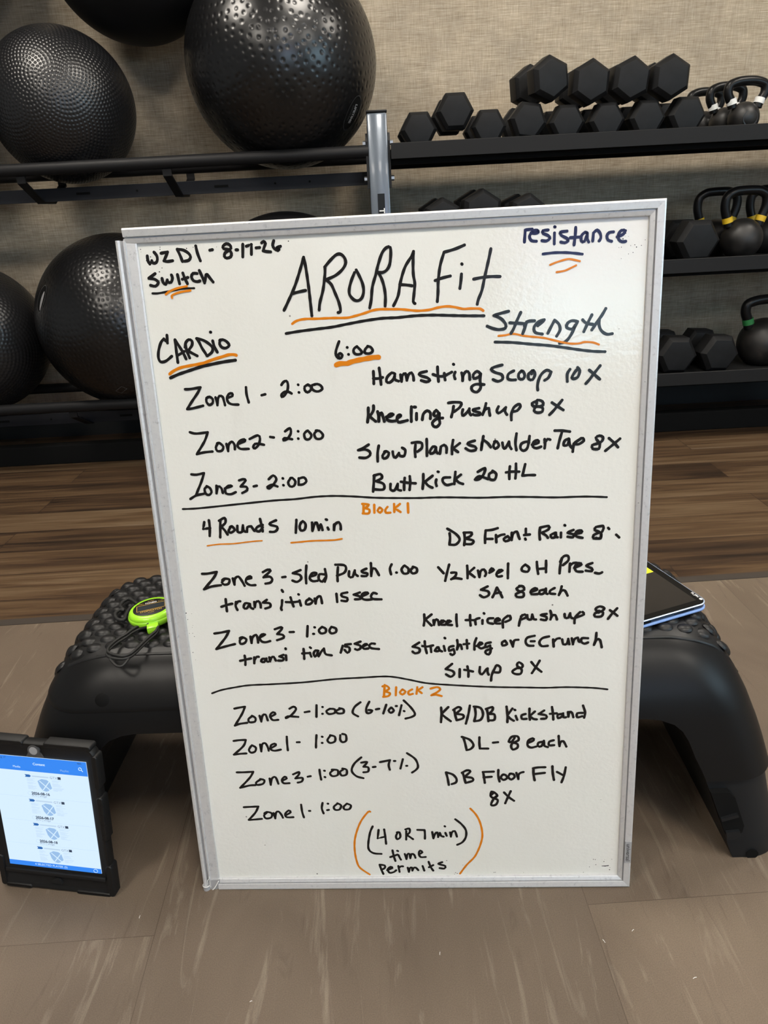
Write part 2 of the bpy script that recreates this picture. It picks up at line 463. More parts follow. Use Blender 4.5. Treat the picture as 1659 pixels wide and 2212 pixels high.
# ball tiers on the left: two tubes, strip brackets and a flat slotted rail under them
for zt in (1.09, .265):
    for yy, nm in ((.020, 'front_tube'), (.376, 'rear_tube')):
        bm = bmesh.new(); cyl(bm, (RX0 + .06, yy, zt), (.012, yy, zt), .0205, 20)
        obj(nm, bm, M_STEEL, rack, smooth=60)
    rail_z = zt - .078
    bm = bmesh.new()
    box(bm, (RX0 + .05, .150, rail_z - .022), (.012, .154, rail_z + .022), .001)
    rl = obj('flat_rail', bm, M_RAIL, rack)
    bm = bmesh.new(); box(bm, (RX0 + .05, .154, rail_z + .018), (.012, .190, rail_z + .022)); obj('rail_flange', bm, M_RAIL, rl)
    for k in range(4):
        x = -.205 - .5 * k
        for xh in (x, x - .125):
            bm = bmesh.new(); cyl(bm, (xh, .1485, rail_z), (xh, .1502, rail_z), .004, 12); obj('rail_hole', bm, M_MATTE, rl)
        bm = bmesh.new(); box(bm, (x - .345, .1488, rail_z - .004), (x - .295, .1502, rail_z + .004)); obj('rail_slot', bm, M_MATTE, rl)
    for x in (-.68, -1.18, -1.68):
        bm = bmesh.new(); w = .015
        path = [(.020, zt - .018), (.020, zt - .040), (.150, rail_z - .024), (.240, rail_z - .024), (.376, zt - .040), (.376, zt - .018)]
        th = .006
        for (y0, z0), (y1, z1) in zip(path, path[1:]):
            d = Vector((y1 - y0, z1 - z0)).normalized(); n_ = Vector((-d.y, d.x)) * th / 2; e = d * .002
            poly_prism(bm, [(y0 - e.x + n_.x, z0 - e.y + n_.y), (y1 + e.x + n_.x, z1 + e.y + n_.y), (y1 + e.x - n_.x, z1 + e.y - n_.y), (y0 - e.x - n_.x, z0 - e.y - n_.y)], x - w, x + w, 'yz')
        obj('strip_bracket', bm, M_STEEL, rack)
# three dumbbell trays on the right
TRAYS = (1.110, .691, .280)
for zt in TRAYS:
    bm = bmesh.new()
    prof = [(-.020, zt - .048), (-.020, zt - .002), (-.018, zt), (-.014, zt), (-.012, zt - .002), (-.012, zt - .016), (.505, zt - .016), (.505, zt - .020), (-.016, zt - .020), (-.016, zt - .048)]
    poly_prism(bm, prof, .088, RX1 - .068, 'yz')
    o = obj('shelf_tray', bm, M_TRAY, rack)
    for ya in (.03, .33): bxo('support_beam', (.088, ya, zt - .064), (RX1 - .068, ya + .04, zt - .020), M_MATTE, o)
# base of the rack
bm = bmesh.new(); box(bm, (RX0, .150, -.006), (RX1, .20, .075), .004); obj('base_beam', bm, M_MATTE, rack)
for x0, x1 in ((.011, .079), (RX0, RX0 + .068), (RX1 - .068, RX1)):
    bxo('foot_bar', (x0, .0, -.006), (x1, .48, .06), M_STEEL, rack, .004)

# ------------------------------------------------------------------ exercise balls
def ball_mesh(name, r, spacing, depth, nu, nv, flat_bottom=None, jitter=0.0, pit=.36, axis=(0, 0, 1)):
    u = np.linspace(0, 2 * np.pi, nu, endpoint=False); v = np.linspace(0, np.pi, nv + 1)[1:-1]
    uu, vv = np.meshgrid(u, v)
    P = np.stack([np.sin(vv) * np.cos(uu), np.sin(vv) * np.sin(uu), np.cos(vv)], -1).reshape(-1, 3)
    P = np.vstack([P, [[0, 0, 1], [0, 0, -1]]])
    rad = np.full(len(P), r)
    if spacing:
        n = int(4 * np.pi * r * r / (spacing * spacing * .92))
        k = np.arange(n) + .5; ph = np.arccos(1 - 2 * k / n); th = np.pi * (1 + 5 ** .5) * k
        Fp = np.stack([np.sin(ph) * np.cos(th), np.sin(ph) * np.sin(th), np.cos(ph)], -1)
        if jitter:
            rs = np.random.RandomState(3); Fp = Fp + rs.normal(0, jitter * spacing / r, Fp.shape); Fp /= np.linalg.norm(Fp, axis=1)[:, None]
        A = Vector(axis).to_track_quat('Z', 'Y').to_matrix(); Fp = Fp @ np.array(A).T
        dm = np.empty(len(P))
        for i in range(0, len(P), 4000): dm[i:i + 4000] = (P[i:i + 4000] @ Fp.T).max(1)
        d = np.arccos(np.clip(dm, -1, 1)) * r / (spacing * pit)
        rad = rad - depth * np.clip(1 - d * d, 0, 1)
    V = P * rad[:, None]
    f = []
    nr = nv - 1
    idx = np.arange(nr * nu).reshape(nr, nu)
    a = idx[:-1]; b = idx[1:]
    quads = np.stack([a, b, np.roll(b, -1, 1), np.roll(a, -1, 1)], -1).reshape(-1, 4)
    top = np.stack([idx[0], np.roll(idx[0], -1), np.full(nu, nr * nu)], -1)
    bot = np.stack([np.roll(idx[-1], -1), idx[-1], np.full(nu, nr * nu + 1)], -1)
    me = bpy.data.meshes.new(name)
    me.from_pydata(V.tolist(), [], quads.tolist() + top.tolist() + bot.tolist())
    me.polygons.foreach_set('use_smooth', [True] * len(me.polygons)); me.update()
    return me
def exercise_ball(label, c, r, m, spacing, depth, nu=420, nv=210, jitter=0.0, axis=(.3, -.8, .5), pit=.36, group='exercise balls on the rack'):
    t = empty('exercise_ball', label, 'exercise ball', (c[0], c[1], c[2]), group)
    link('ball_skin', ball_mesh('ball_skin', r, spacing, depth, nu, nv, jitter=jitter, axis=axis, pit=pit), m, t)
    return t
def sphere_patch(bm, pts, r):
    """lay flat figure points (in metres about the direction dir) onto the ball"""
    return pts
def on_ball(me, r, direc, upv, lift):
    n = Vector(direc).normalized(); uv = Vector(upv); uv = (uv - n * uv.dot(n)).normalized(); rt = uv.cross(n)
    for v in me.vertices:
        p = n * r + rt * v.co.x + uv * v.co.y
        v.co = p.normalized() * (r + lift)
    me.update(); return me
def oval_ring(a, b, w, n=64):
    bm = bmesh.new(); A = []; B = []
    for k in range(n):
        t = 2 * math.pi * k / n
        A.append(bm.verts.new((a * math.cos(t), b * math.sin(t), 0))); B.append(bm.verts.new(((a - w) * math.cos(t), (b - w) * math.sin(t), 0)))
    for k in range(n): bm.faces.new((A[k], A[(k + 1) % n], B[(k + 1) % n], B[k]))
    me = bpy.data.meshes.new('oval'); bm.to_mesh(me); bm.free(); return me
def oval_disc(a, b, n=40, rings=4):
    bm = bmesh.new(); c = bm.verts.new((0, 0, 0)); prev = None
    for q in range(1, rings + 1):
        R = [bm.verts.new((a * q / rings * math.cos(2 * math.pi * k / n), b * q / rings * math.sin(2 * math.pi * k / n), 0)) for k in range(n)]
        for k in range(n):
            if prev is None: bm.faces.new((c, R[k], R[(k + 1) % n]))
            else: bm.faces.new((prev[k], R[k], R[(k + 1) % n], prev[(k + 1) % n]))
        prev = R
    me = bpy.data.meshes.new('oval'); bm.to_mesh(me); bm.free(); return me

bY = 2.918
big = exercise_ball('large glossy pitted exercise ball with oval logo, beside the silver upright', (-.2724, bY, 1.385), .328, M_BALL, .0275, .0013, 720, 360, jitter=.12, pit=.27)
# oval printed logo, lower right of the ball
dl = Vector((.238, -.142, -.175)); upl = (.49, .865, -.04)
ov = link('oval_logo', on_ball(oval_disc(.056, .034), .328, dl, upl, .0006), M_MATTE, big)
link('logo_outline', on_ball(oval_ring(.059, .035, .0016), .328, dl, upl, .0012), M_LABELD, ov)
link('logo_lettering', on_ball(text_mesh('LIFETIME', .0165, bold=.0008), .328, dl, upl, .0014), M_LABEL, ov)
def shifted(me, dx, dy):
    for v in me.vertices: v.co.x += dx; v.co.y += dy
    return me
link('logo_small_print', on_ball(shifted(text_mesh('EXERCISE BALL', .0075), 0, -.016), .328, dl, upl, .0014), M_LABELD, ov)
link('logo_small_print', on_ball(shifted(text_mesh('PRO SIZE 65', .0065), 0, .015), .328, dl, upl, .0014), M_LABELD, ov)

exercise_ball('medium charcoal exercise ball densely dotted all over, left on the upper tier', (-1.056, bY, 1.293), .2465, M_BALL2, .0130, .0018, 760, 380, pit=.34, axis=(.12, -.93, .10))
low = exercise_ball('black pitted exercise ball on the lower tier, grey oval logo at its left', (-.974, bY, .552), .3235, M_BALL, .0205, .0011, 640, 320, jitter=.08, pit=.30)
dl = Vector((-.214, -.211, .119)); upl = (.30, -.05, .9)
lb = link('oval_logo', on_ball(oval_disc(.028, .050), .3235, dl, upl, .0006), M_MATTE, low)
link('logo_outline', on_ball(oval_ring(.029, .051, .0025), .3235, dl, upl, .0012), M_LABELD, lb)
link('logo_print', on_ball(shifted(oval_disc(.008, .036), .008, -.006), .3235, dl, upl, .0012), M_LABEL, lb)
bm = bmesh.new()
for a, b in (((-.020, -.012), (.020, -.0105)), ((-.020, .0105), (.020, .012)), ((-.020, -.0105), (-.0185, .0105)), ((.0185, -.0105), (.020, .0105))):
    box(bm, (*a, 0), (*b, .0002))
me = bpy.data.meshes.new('printed_tag'); bm.to_mesh(me); bm.free()
link('printed_tag', on_ball(me, .3235, Vector((.017, -.237, -.219)), (-.6, -.5, .5), .0012), M_LABEL, low)
exercise_ball('dotted exercise ball on the lower tier, cut off by the left edge', (-1.585, bY, .515), .285, M_BALL2, .0150, .0015, 520, 260, axis=(.5, -.7, .3))
exercise_ball('dull black exercise ball lying on top of two other balls', (-.752, 3.0, 1.772), .292, M_BALL3, 0, 0, 160, 80)
exercise_ball('unseen exercise ball added left on the upper tier to shade the wall', (-1.672, bY, 1.36), .296, M_BALL3, 0, 0, 120, 60)  # unseen ball added to keep lamp light off the wall behind
exercise_ball('dark exercise ball added where only shadow falls in the top left corner', (-1.44, 3.0, 1.91), .285, M_BALL3, 0, 0, 120, 60)  # ball put in for a soft shadow on the wall
exercise_ball('black exercise ball with only its top showing above the whiteboard', (-.32, bY, .588), .330, M_BALL3, 0, 0, 160, 80)

# ------------------------------------------------------------------ hex dumbbells
def hex_head(R, ln, ch, s):
    """one hexagonal head along +y from 0 to ln, chamfer on the outer end at y=0"""
    bm = bmesh.new()
    def ring(rr, y): return [(rr * math.cos(math.radians(60 * k)), y, rr * math.sin(math.radians(60 * k))) for k in range(6)]
    loft(bm, [ring(R * s, 0), ring(R, ch), ring(R, ln - .012), ring(R * .84, ln)])
    bmesh.ops.bevel(bm, geom=bm.edges[:], offset=.0022, segments=2, affect='EDGES', profile=.6)
    return bm
DB = {}
def dumbbell(label, x, y, z, R, tilt=0.0, yaw=0.0, L=.25, group='hex dumbbells on the rack', pitch=0.0):
    """x,y,z = centre of the end face towards the room"""
    key = (round(R, 3), round(L, 3))
    t = empty('hex_dumbbell', label, 'dumbbell', group=group)
    hl = R * 1.22
    if key not in DB:
        a = obj('hex_head', hex_head(R, hl, R * .25, .79), M_HEAD, None, smooth=25).data
        b = bm = bmesh.new(); cyl(bm, (0, hl - .002, 0), (0, L / 2, 0), .0145, 20, .0175); cyl(bm, (0, L / 2, 0), (0, L - hl + .002, 0), .0175, 20, .0145)
        bb = obj('handle', bm, M_CHROME, None, smooth=50).data
        for o in [o for o in COL.objects if o.data in (a, bb)]: bpy.data.objects.remove(o)
        DB[key] = (a, bb)
    a, bb = DB[key]
    link('hex_head', a, None, t); link('hex_head', a, None, t, Matrix.Translation((0, L, 0)) @ Matrix.Rotation(math.pi, 4, 'Z'))
    link('handle', bb, None, t)
    t.matrix_world = Matrix.Translation((x, y, z)) @ Matrix.Rotation(math.radians(yaw), 4, 'Z') @ Matrix.Rotation(math.radians(pitch), 4, 'X') @ Matrix.Rotation(math.radians(tilt), 4, 'Y')
    return t
g1 = 'hex dumbbells in the lower row of the top shelf'; g2 = 'hex dumbbells stacked in the upper row of the top shelf'
names = ['black hex dumbbell on the top shelf, first one right of the silver upright',
         'black hex dumbbell on the top shelf raised between the two leftmost ones',
         'black hex dumbbell on the top shelf, just right of the raised one',
         'black hex dumbbell on the top shelf tilted clockwise under the skewed one',
         'black hex dumbbell on the top shelf with a tiny white scratch, lower row',
         'black hex dumbbell on the top shelf, lower row, third from the kettlebells',
         'black hex dumbbell on the top shelf, lower row, second from the kettlebells',
         'black hex dumbbell with pale scuffs on its face, right beside the white-banded kettlebells']
FL = TRAYS[0] - .016
for (x, R, tl, zz, yy), nm in zip([(.188, .0626, 0, None, 2.742), (.311, .0640, 0, 1.1985, 2.735), (.426, .0605, 0, None, 2.745), (.560, .0635, 9, 1.1585, 2.742),
                         (.692, .0615, 0, None, 2.745), (.828, .0615, -2, None, 2.745), (.966, .0622, 0, None, 2.745), (1.101, .0645, 1, None, 2.745)], names):
    dumbbell(nm, x, yy, FL + R * .866 + .001 if zz is None else zz, R, tl, yaw=1.0, group=g1)
for (x, z, R, tl, yw), nm in zip([(.632, 1.2790, .0695, 24, 11), (.764, 1.263, .0705, 33, 2), (.898, 1.264, .0705, 36, 2), (1.030, 1.264, .0700, 31, 1)],
        ['black hex dumbbell skewed to the left with both heads showing, leftmost of the upper row',
         'black hex dumbbell in the upper row, second from its left end',
         'black hex dumbbell in the upper row, between the second and the rightmost',
         'black hex dumbbell at the right end of the upper row']):
    dumbbell(nm, x, 2.730, z, R, tl, yaw=yw, group=g2)
FM = TRAYS[1] - .016
g3 = 'hex dumbbells on the middle shelf'
for x, z, R, tl, nm in ((.266, .868, .068, 30, 'black hex dumbbell just peeking over the whiteboard, nearest to the silver upright'),
                        (.405, .882, .076, 32, 'black hex dumbbell with the tallest peak showing over the top of the whiteboard'),
                        (.566, .868, .068, 37, 'black hex dumbbell peeking over the whiteboard, rightmost of the three peaks')):
    dumbbell(nm, x, 2.735, z, R, tl, yaw=4, group=g3)
for x in (.195, .337, .480, .630):
    dumbbell('black hex dumbbell of the middle shelf hidden behind the whiteboard under the peeking ones', x, 2.74, FM + .0685 * .866 + .001, .0685, 0, group=g3)
dumbbell('black hex dumbbell on the middle shelf half hidden by the whiteboard edge', .992, 2.745, FM + .0785 * .866 + .001, .0785, 0, group=g3)
dumbbell('large black hex dumbbell on the middle shelf beside the yellow-banded kettlebells', 1.190, 2.745, FM + .080 * .866 + .001, .080, 0, yaw=1.5, group=g3)
FB = TRAYS[2] - .016
g4 = 'hex dumbbells on the bottom shelf'
dumbbell('black hex dumbbell on the bottom shelf next to the whiteboard edge', 1.157, 2.745, FB + .0775 * .866 + .003, .0775, 3, group=g4)
dumbbell('black hex dumbbell on the bottom shelf beside the green-banded kettlebell', 1.322, 2.745, FB + .076 * .866 + .003, .076, 4, yaw=3, group=g4)
dumbbell('black hex dumbbell on the bottom shelf almost hidden behind the whiteboard', .985, 2.75, FB + .0785 * .866 + .003, .0785, 0, group=g4)

# ------------------------------------------------------------------ kettlebells
def kettlebell(label, x, y, z, Rb, hw, hh, tr, band, yaw=0.0, group=None, legw=.66, emblem=False):
    """z = shelf surface; Rb ball radius; hw outer handle width; hh overall height"""
    t = empty('kettlebell', label, 'kettlebell', (x, y, z), group)
    bm = bmesh.new(); rings = []
    cz = Rb * .86
    for k in range(25):
        a = -1.02 + (math.pi / 2 + 1.02) * k / 24
        rings.append([(Rb * math.cos(a) * math.cos(q * math.pi / 20), Rb * math.cos(a) * math.sin(q * math.pi / 20), cz + Rb * math.sin(a)) for q in range(40)])
    rings[-1] = [(.002 * math.cos(q * math.pi / 20), .002 * math.sin(q * math.pi / 20), cz + Rb) for q in range(40)]
    loft(bm, rings)
    bd = obj('bell_body', bm, M_IRON, t, smooth=60)
    w = hw / 2 - tr; top = hh - tr; lw = w * legw
    pts = [(-lw, 0, cz + Rb * .62), (-lw * 1.12, 0, cz + Rb * .95), (-w * .97, 0, cz + Rb * .95 + (top - cz - Rb * .95) * .42), (-w * .93, 0, top - (top - cz - Rb) * .22), (-w * .62, 0, top - .004), (-w * .25, 0, top)]
    pts = pts + [(-p[0], p[1], p[2]) for p in reversed(pts)]
    bm = bmesh.new(); tube(bm, smooth_path(pts, 6), tr, 16)
    obj('handle', bm, M_KHANDLE, t, smooth=60)
    for s in (-1, 1):
        p = Vector((s * lw * 1.02, 0, cz + Rb * .74)); q = Vector((s * lw * 1.13, 0, cz + Rb * .96 + .004))
        d = (q - p).normalized()
        bm = bmesh.new(); cyl(bm, p + d * .006, p + d * (.006 + tr * 1.15), tr * 1.12, 20)
        obj('colour_band', bm, band, t, smooth=50)
    if emblem:
        bm = bmesh.new()
        loft(bm, [[(Rb * .5 * rr * math.cos(k * math.pi / 16), yy, cz - .004 + Rb * .5 * rr * math.sin(k * math.pi / 16)) for k in range(32)] for rr, yy in ((1.0, -Rb * .80), (1.0, -Rb * .905), (.93, -Rb * .905), (.90, -Rb * .88))])
        obj('round_emblem', bm, M_IRON, bd, smooth=40)
        text('emblem_lettering', 'TORQUE', Rb * .19, M_LABELD, bd, frame((1, 0, 0), (0, 0, 1), (0, -1, 0), (0, -Rb * .90, cz - .006)), bold=.0003)
    t.rotation_euler.z = math.radians(yaw)
    return t
gw = 'white-banded kettlebells on the top shelf'
kettlebell('small black kettlebell with white bands and round emblem, front of the top shelf line', 1.337, 2.85, FL, .0525, .168, .176, .0155, M_WHITE, 4, gw, emblem=True)
kettlebell('small black kettlebell with white bands, middle one of the top shelf line', 1.313, 2.95, FL, .050, .158, .174, .015, M_WHITE, 6, gw)
kettlebell('small black kettlebell rearmost in the line, beside the scuffed dumbbell on the top shelf', 1.285, 3.06, FL, .050, .158, .172, .015, M_WHITE, 8, gw)
kettlebell('small black kettlebell cut off by the right edge of the photo on the top shelf', 1.512, 2.86, FL, .0525, .168, .176, .0155, M_WHITE, 0, gw)
gy = 'yellow-banded kettlebells on the middle shelf'
kettlebell('worn black kettlebell with yellow bands on the middle shelf, front one', 1.388, 2.85, FM, .0735, .192, .247, .0165, M_YELLOW, 3, gy, .72)
kettlebell('black kettlebell with yellow bands behind the large dumbbell on the middle shelf', 1.352, 3.005, FM, .0715, .190, .247, .016, M_YELLOW, 2, gy, .72)
kettlebell('black kettlebell with yellow bands at the right edge of the photo on the middle shelf', 1.560, 3.0, FM, .0715, .190, .247, .016, M_YELLOW, -10, gy, .72)
kettlebell('black kettlebell with green bands at the right end of the bottom shelf', 1.535, 2.86, FB, .096, .225, .268, .0185, M_GREEN, 6, 'green-banded kettlebells', .74)

# ------------------------------------------------------------------ aerobic deck bench
deck = empty('aerobic_deck', 'black plastic aerobic deck bench with dimpled top standing behind the whiteboard', 'exercise deck', (-.004, .991, 0))
deck.rotation_euler.z = -.036
SEC = [(.0, .590, .203, .06), (.05, .578, .202, .06), (.10, .566, .200, .06), (.15, .553, .197, .062), (.20, .538, .190, .066), (.25, .518, .181, .07), (.27, .508, .176, .072), (.285, .500, .170, .074),
       (.300, .491, .162, .076), (.312, .483, .154, .077), (.322, .475, .145, .078), (.330, .467, .135, .078), (.336, .459, .125, .078), (.339, .452, .116, .078)]
def sec(z):
    for a, b in zip(SEC, SEC[1:]):
        if a[0] <= z <= b[0]:
            t = (z - a[0]) / (b[0] - a[0]); return [a[i] + (b[i] - a[i]) * t for i in range(4)]
    return list(SEC[-1])
def ring(z, inset=0.0, n=10):
    _, L, D, r = sec(z); return [(x, y, z) for x, y in rrect(L - inset, D - inset, max(r - inset, .01), n)]
bm = bmesh.new()
loft(bm, [ring(z) for z in (.246, .255, .27, .285, .30, .312, .322, .330, .336, .339)] + [[(x, y, .340) for x, y, z in ring(.339, .006)]])
shell = obj('deck_shell', bm, M_DECK, deck, smooth=50)
# hinged lid on the left end: its lower edge shows as a seam line along the front
bm = bmesh.new()
LX = -.12
def clip_ring(z, grow, x1):
    pts = []
    _, L, D, r = sec(z); L += grow; D += grow
    arc = [(x, y) for x, y in rrect(L, D, r, 10)]
    left = [p for p in arc if p[0] < 0]          # left half, from back to front
    return [(x1, D, z)] + [(x, y, z) for x, y in left] + [(x1, -D, z)]
loft(bm, [clip_ring(z, g, LX) for z, g in ((.280, -.002), (.2785, .0012), (.282, .0022), (.285, .0022), (.30, .002), (.312, .0015), (.322, .001), (.330, .0008), (.336, .0006), (.339, .0004))])
lid = obj('hinged_lid', bm, M_DECK, deck, smooth=50)
bm = bmesh.new()
bmesh.ops.create_uvsphere(bm, u_segments=24, v_segments=12, radius=1.0, matrix=Matrix.Translation((-.400, -.1662, .293)) @ Matrix.Rotation(-.35, 4, 'X') @ Matrix.Diagonal((.0112, .0038, .0112, 1)))
obj('latch_hole', bm, M_MATTE, lid)
# legs at both ends: upper skirt moulded with the shell, then a recessed folding leg
def end_ring(z, s, xi, inset=0.0, n=10):
    _, L, D, r = sec(z); L -= inset; D -= inset
    arc = [(x, y) for x, y in rrect(L, D, r, n)]
    half = [p for p in arc if p[0] > 0]; k = len(half) // 2
    h = half[k:] + half[:k]                       # front edge .. end .. back edge
    h = sorted(half, key=lambda p: math.atan2(p[1], p[0] - (L - r) * .5))
    pts = [(xi, -D)] + h + [(xi, D)]
    return [(s * x, y, z) for x, y in pts]
for s in (-1, 1):
    bm = bmesh.new()
    loft(bm, [end_ring(z, s, xi) for z, xi in ((.258, .330), (.247, .352), (.243, .378), (.236, .396), (.225, .408), (.21, .417), (.185, .427), (.165, .437), (.147, .445))])
    bmesh.ops.recalc_face_normals(bm, faces=bm.faces[:])
    obj('end_skirt', bm, M_DECK, deck, smooth=50)
    bm = bmesh.new()
    loft(bm, [end_ring(z, s, xi, ins) for z, xi, ins in ((.160, .440, .006), (.135, .450, .006), (.128, .4535, .006), (.042, .485, .006), (.030, .489, .005), (.004, .499, .004), (.0, .501, .005))])
    leg = obj('folding_leg', bm, M_FOOT, deck, smooth=30)
    # hand-hold pocket on the inner front corner of the leg
    bm = bmesh.new()
    D = -.200
    poly_prism(bm, [(s * .452, .129), (s * .478, .129), (s * .487, .119), (s * .507, .066), (s * .506, .053), (s * .495, .046), (s * .484, .046)], D - .0015, D + .01, 'xz')
    pk = obj('leg_pocket', bm, M_MATTE, leg)
    bm = bmesh.new()
    poly_prism(bm, [(s * .4705, .084), (s * .493, .092), (s * .495, .087), (s * .472, .079)], D - .006, D + .005, 'xz')
    poly_prism(bm, [(s * .481, .058), (s * .500, .060), (s * .503, .050), (s * .495, .044), (s * .484, .044)], D - .006, D + .005, 'xz')
    obj('pocket_rib', bm, M_FOOT, pk)
    bm = bmesh.new(); cyl(bm, (s * .528, D + .0005, .007), (s * .528, D + .05, .007), .009, 16)
    obj('foot_notch', bm, M_MATTE, leg)
# dimpled top mat, carried a little way down the two ends
def top_z(x, y):
    """height of the shell surface at x,y (outside the flat it follows the rounded shoulder)"""
    best = .3400
    for z in [.3395 - .0035 * i for i in range(40)]:
        _, L, D, r = sec(z)
        qx, qy = abs(x) - (L - r), abs(y) - (D - r)
        dd = math.hypot(max(qx, 0), max(qy, 0)) + min(max(qx, qy), 0) - r
        if dd <= 0: return z
    return .22
bm = bmesh.new()
nx, ny = 130, 44
XM, YM0, YM1 = .512, -.122, .128
grid = {}
for i in range(nx + 1):
    for j in range(ny + 1):
        x = -XM + 2 * XM * i / nx; y = YM0 + (YM1 - YM0) * j / ny
        ax = abs(x)
        if ax > .42:                               # round the corners of the mat
            cxr = (ax - .42) / (XM - .42); y = y * (1 - .13 * cxr ** 2.2)
        zz = top_z(x, y)
        grid[i, j] = bm.verts.new((x, y, zz + .0026))
for i in range(nx):
    for j in range(ny):
        bm.faces.new((grid[i, j], grid[i + 1, j], grid[i + 1, j + 1], grid[i, j + 1]))
bmesh.ops.smooth_vert(bm, verts=bm.verts[:], factor=.5, use_axis_x=False, use_axis_y=False, use_axis_z=True)
dm = obj('dimpled_mat', bm, M_MAT, deck, smooth=180)
sm = dm.modifiers.new('thickness', 'SOLIDIFY'); sm.thickness = .0026; sm.offset = -1
bm = bmesh.new()
sp = .0285
for a in range(-19, 20):
    for b in range(-7, 8):
        x = (a + (.5 if b % 2 else 0)) * sp; y = b * sp * .60 + .002
        if not (YM0 + .008 < y < YM1 - .008) or abs(x) > .500: continue
        ax = abs(x)
        lim = 1 - .13 * max(0, (ax - .42) / (XM - .42)) ** 2.2
        if y > (YM1 - .008) * lim or y < (YM0 + .008) * lim: continue
        z = top_z(x, y) + .0022; e = .004
        nrm = Vector((-(top_z(x + e, y) - top_z(x - e, y)) / (2 * e), -(top_z(x, y + e) - top_z(x, y - e)) / (2 * e), 1)).normalized()
        if ax < .44 and abs(y) < .11: nrm = Vector((0, 0, 1))
        t1 = Vector((1, 0, 0)); t1 = (t1 - nrm * t1.dot(nrm)).normalized(); t2 = nrm.cross(t1)
        c = Vector((x, y, z)); prev = None
        for rr, hh in ((.0124, 0), (.0110, .0022), (.0084, .0041), (.0047, .0052)):
            R = [bm.verts.new(c + (t1 * math.cos(q * math.pi / 7) + t2 * math.sin(q * math.pi / 7) * .82) * rr + nrm * hh) for q in range(14)]
            if prev:
                for q in range(14): bm.faces.new((prev[q], prev[(q + 1) % 14], R[(q + 1) % 14], R[q]))
            prev = R
        bm.faces.new(prev)
obj('raised_dimples', bm, M_MAT, dm, smooth=60)

# ------------------------------------------------------------------ stopwatch with lanyard
TOPZ = .3430
sw = empty('stopwatch', 'lime green digital stopwatch with black cord lying on the dimpled deck top', 'stopwatch')
bm = bmesh.new()
def egg(a, b, z, n=48):
    return [(a * math.cos(2 * math.pi * k / n) * (1 - .04 * math.sin(2 * math.pi * k / n)), b * math.sin(2 * math.pi * k / n), z) for k in range(n)]
loft(bm, [egg(.026, .024, 0), egg(.0325, .030, .002), egg(.0355, .0330, .006), egg(.0362, .0337, .010), egg(.0352, .0327, .0128), egg(.0345, .0320, .0133), egg(.0345, .0320, .0139), egg(.0338, .0313, .0165), egg(.0318, .0292, .0188), egg(.0285, .0256, .0200)])
bd = obj('watch_body', bm, M_LIME, sw, smooth=40)
bm = bmesh.new(); loft(bm, [egg(.0268, .0225, .0195), egg(.0268, .0225, .0204), egg(.0262, .0220, .0206)])
fc = obj('watch_face', bm, M_BLACK, sw, smooth=40)
bxo('lcd_display', (-.0200, -.0062, .0205), (.0200, .0075, .0208), M_LCD, fc)
bm = bmesh.new()
for a, b in (((-.0212, -.0074), (.0212, -.0068)), ((-.0212, .0082), (.0212, .0088)), ((-.0212, -.0068), (-.0206, .0082)), ((.0206, -.0068), (.0212, .0082))): box(bm, (*a, .0205), (*b, .0209))
obj('display_border', bm, M_GOLD, fc)
def swt(n, t, s, m, x, y, b=0): text(n, t, s, m, fc, Matrix.Translation((x, y, .02085)), bold=b)
swt('watch_lettering', 'STOPWATCH', .0052, M_GOLD, 0, -.0108, .00008)
swt('watch_lettering', 'TONEO', .0050, M_WPRINT, 0, .0118, .00012)
swt('watch_small_print', 'ALARM', .0030, M_GOLD, 0, .0170); swt('watch_small_print', 'MODE', .0030, M_GOLD, -.0150, .0125); swt('watch_small_print', 'START', .0030, M_GOLD, .0150, .0125)
swt('watch_small_print', 'YS-8000', .0028, M_GOLD, 0, -.0155)
bm = bmesh.new(); box(bm, (-.0085, -.0445, .0035), (.0085, -.029, .0120), .002)
box(bm, (-.0085, -.0455, .0015), (.0085, -.0405, .0085), .0018)
obj('cord_clip', bm, M_LIME, sw, smooth=40)
sw.location = (-.3625, .966, TOPZ + .0055); sw.rotation_euler = (math.radians(3), math.radians(-3), math.radians(15))
bm = bmesh.new()
def lay(pts, z, r, lift=()):
    q = [Vector((x, y, z + dict(lift).get(i, 0))) for i, (x, y) in enumerate(pts)]
    tube(bm, smooth_path(q, 6), r, 8)
Z = TOPZ + .0075
L1 = [(-.3590, .9290), (-.3751, .9312), (-.3829, .9223), (-.3882, .9106), (-.3957, .8994), (-.4011, .8869), (-.4035, .8756), (-.4005, .8653), (-.3918, .8584), (-.3765, .8545), (-.3665, .8585), (-.3612, .8692), (-.3569, .8840), (-.3507, .9030), (-.3454, .9159), (-.3430, .9240)]
lay(L1, Z, .0021, {0: .005, 15: .004})
lay([(x * .985 - .0056, y + .0042 - .002 * (i > 8)) for i, (x, y) in enumerate(L1)], Z + .0035, .0021, {0: .004, 15: .003})
lay([(-.3967, .8622), (-.3909, .8532), (-.3813, .8451), (-.3739, .8439), (-.3688, .8500), (-.3675, .8595)], Z - .0015, .0018, {2: -.003, 3: -.003})
lay([(-.4000, 1.0060), (-.4157, 1.0219), (-.4224, 1.0202), (-.4257, 1.0101), (-.4238, .9989), (-.4159, .9888), (-.4221, .9887), (-.4253, .9792), (-.4218, .9684), (-.4133, .9587), (-.4051, .9593), (-.4069, .9728), (-.4074, .9895), (-.4040, 1.0010)], Z + .002, .0028)
bpy.context.view_layer.update()
co_ = obj('lanyard_cord', bm, M_CORD, sw, smooth=180); co_.matrix_local = sw.matrix_world.inverted(); co_['label'] = 'black braided lanyard cord looped on the deck'

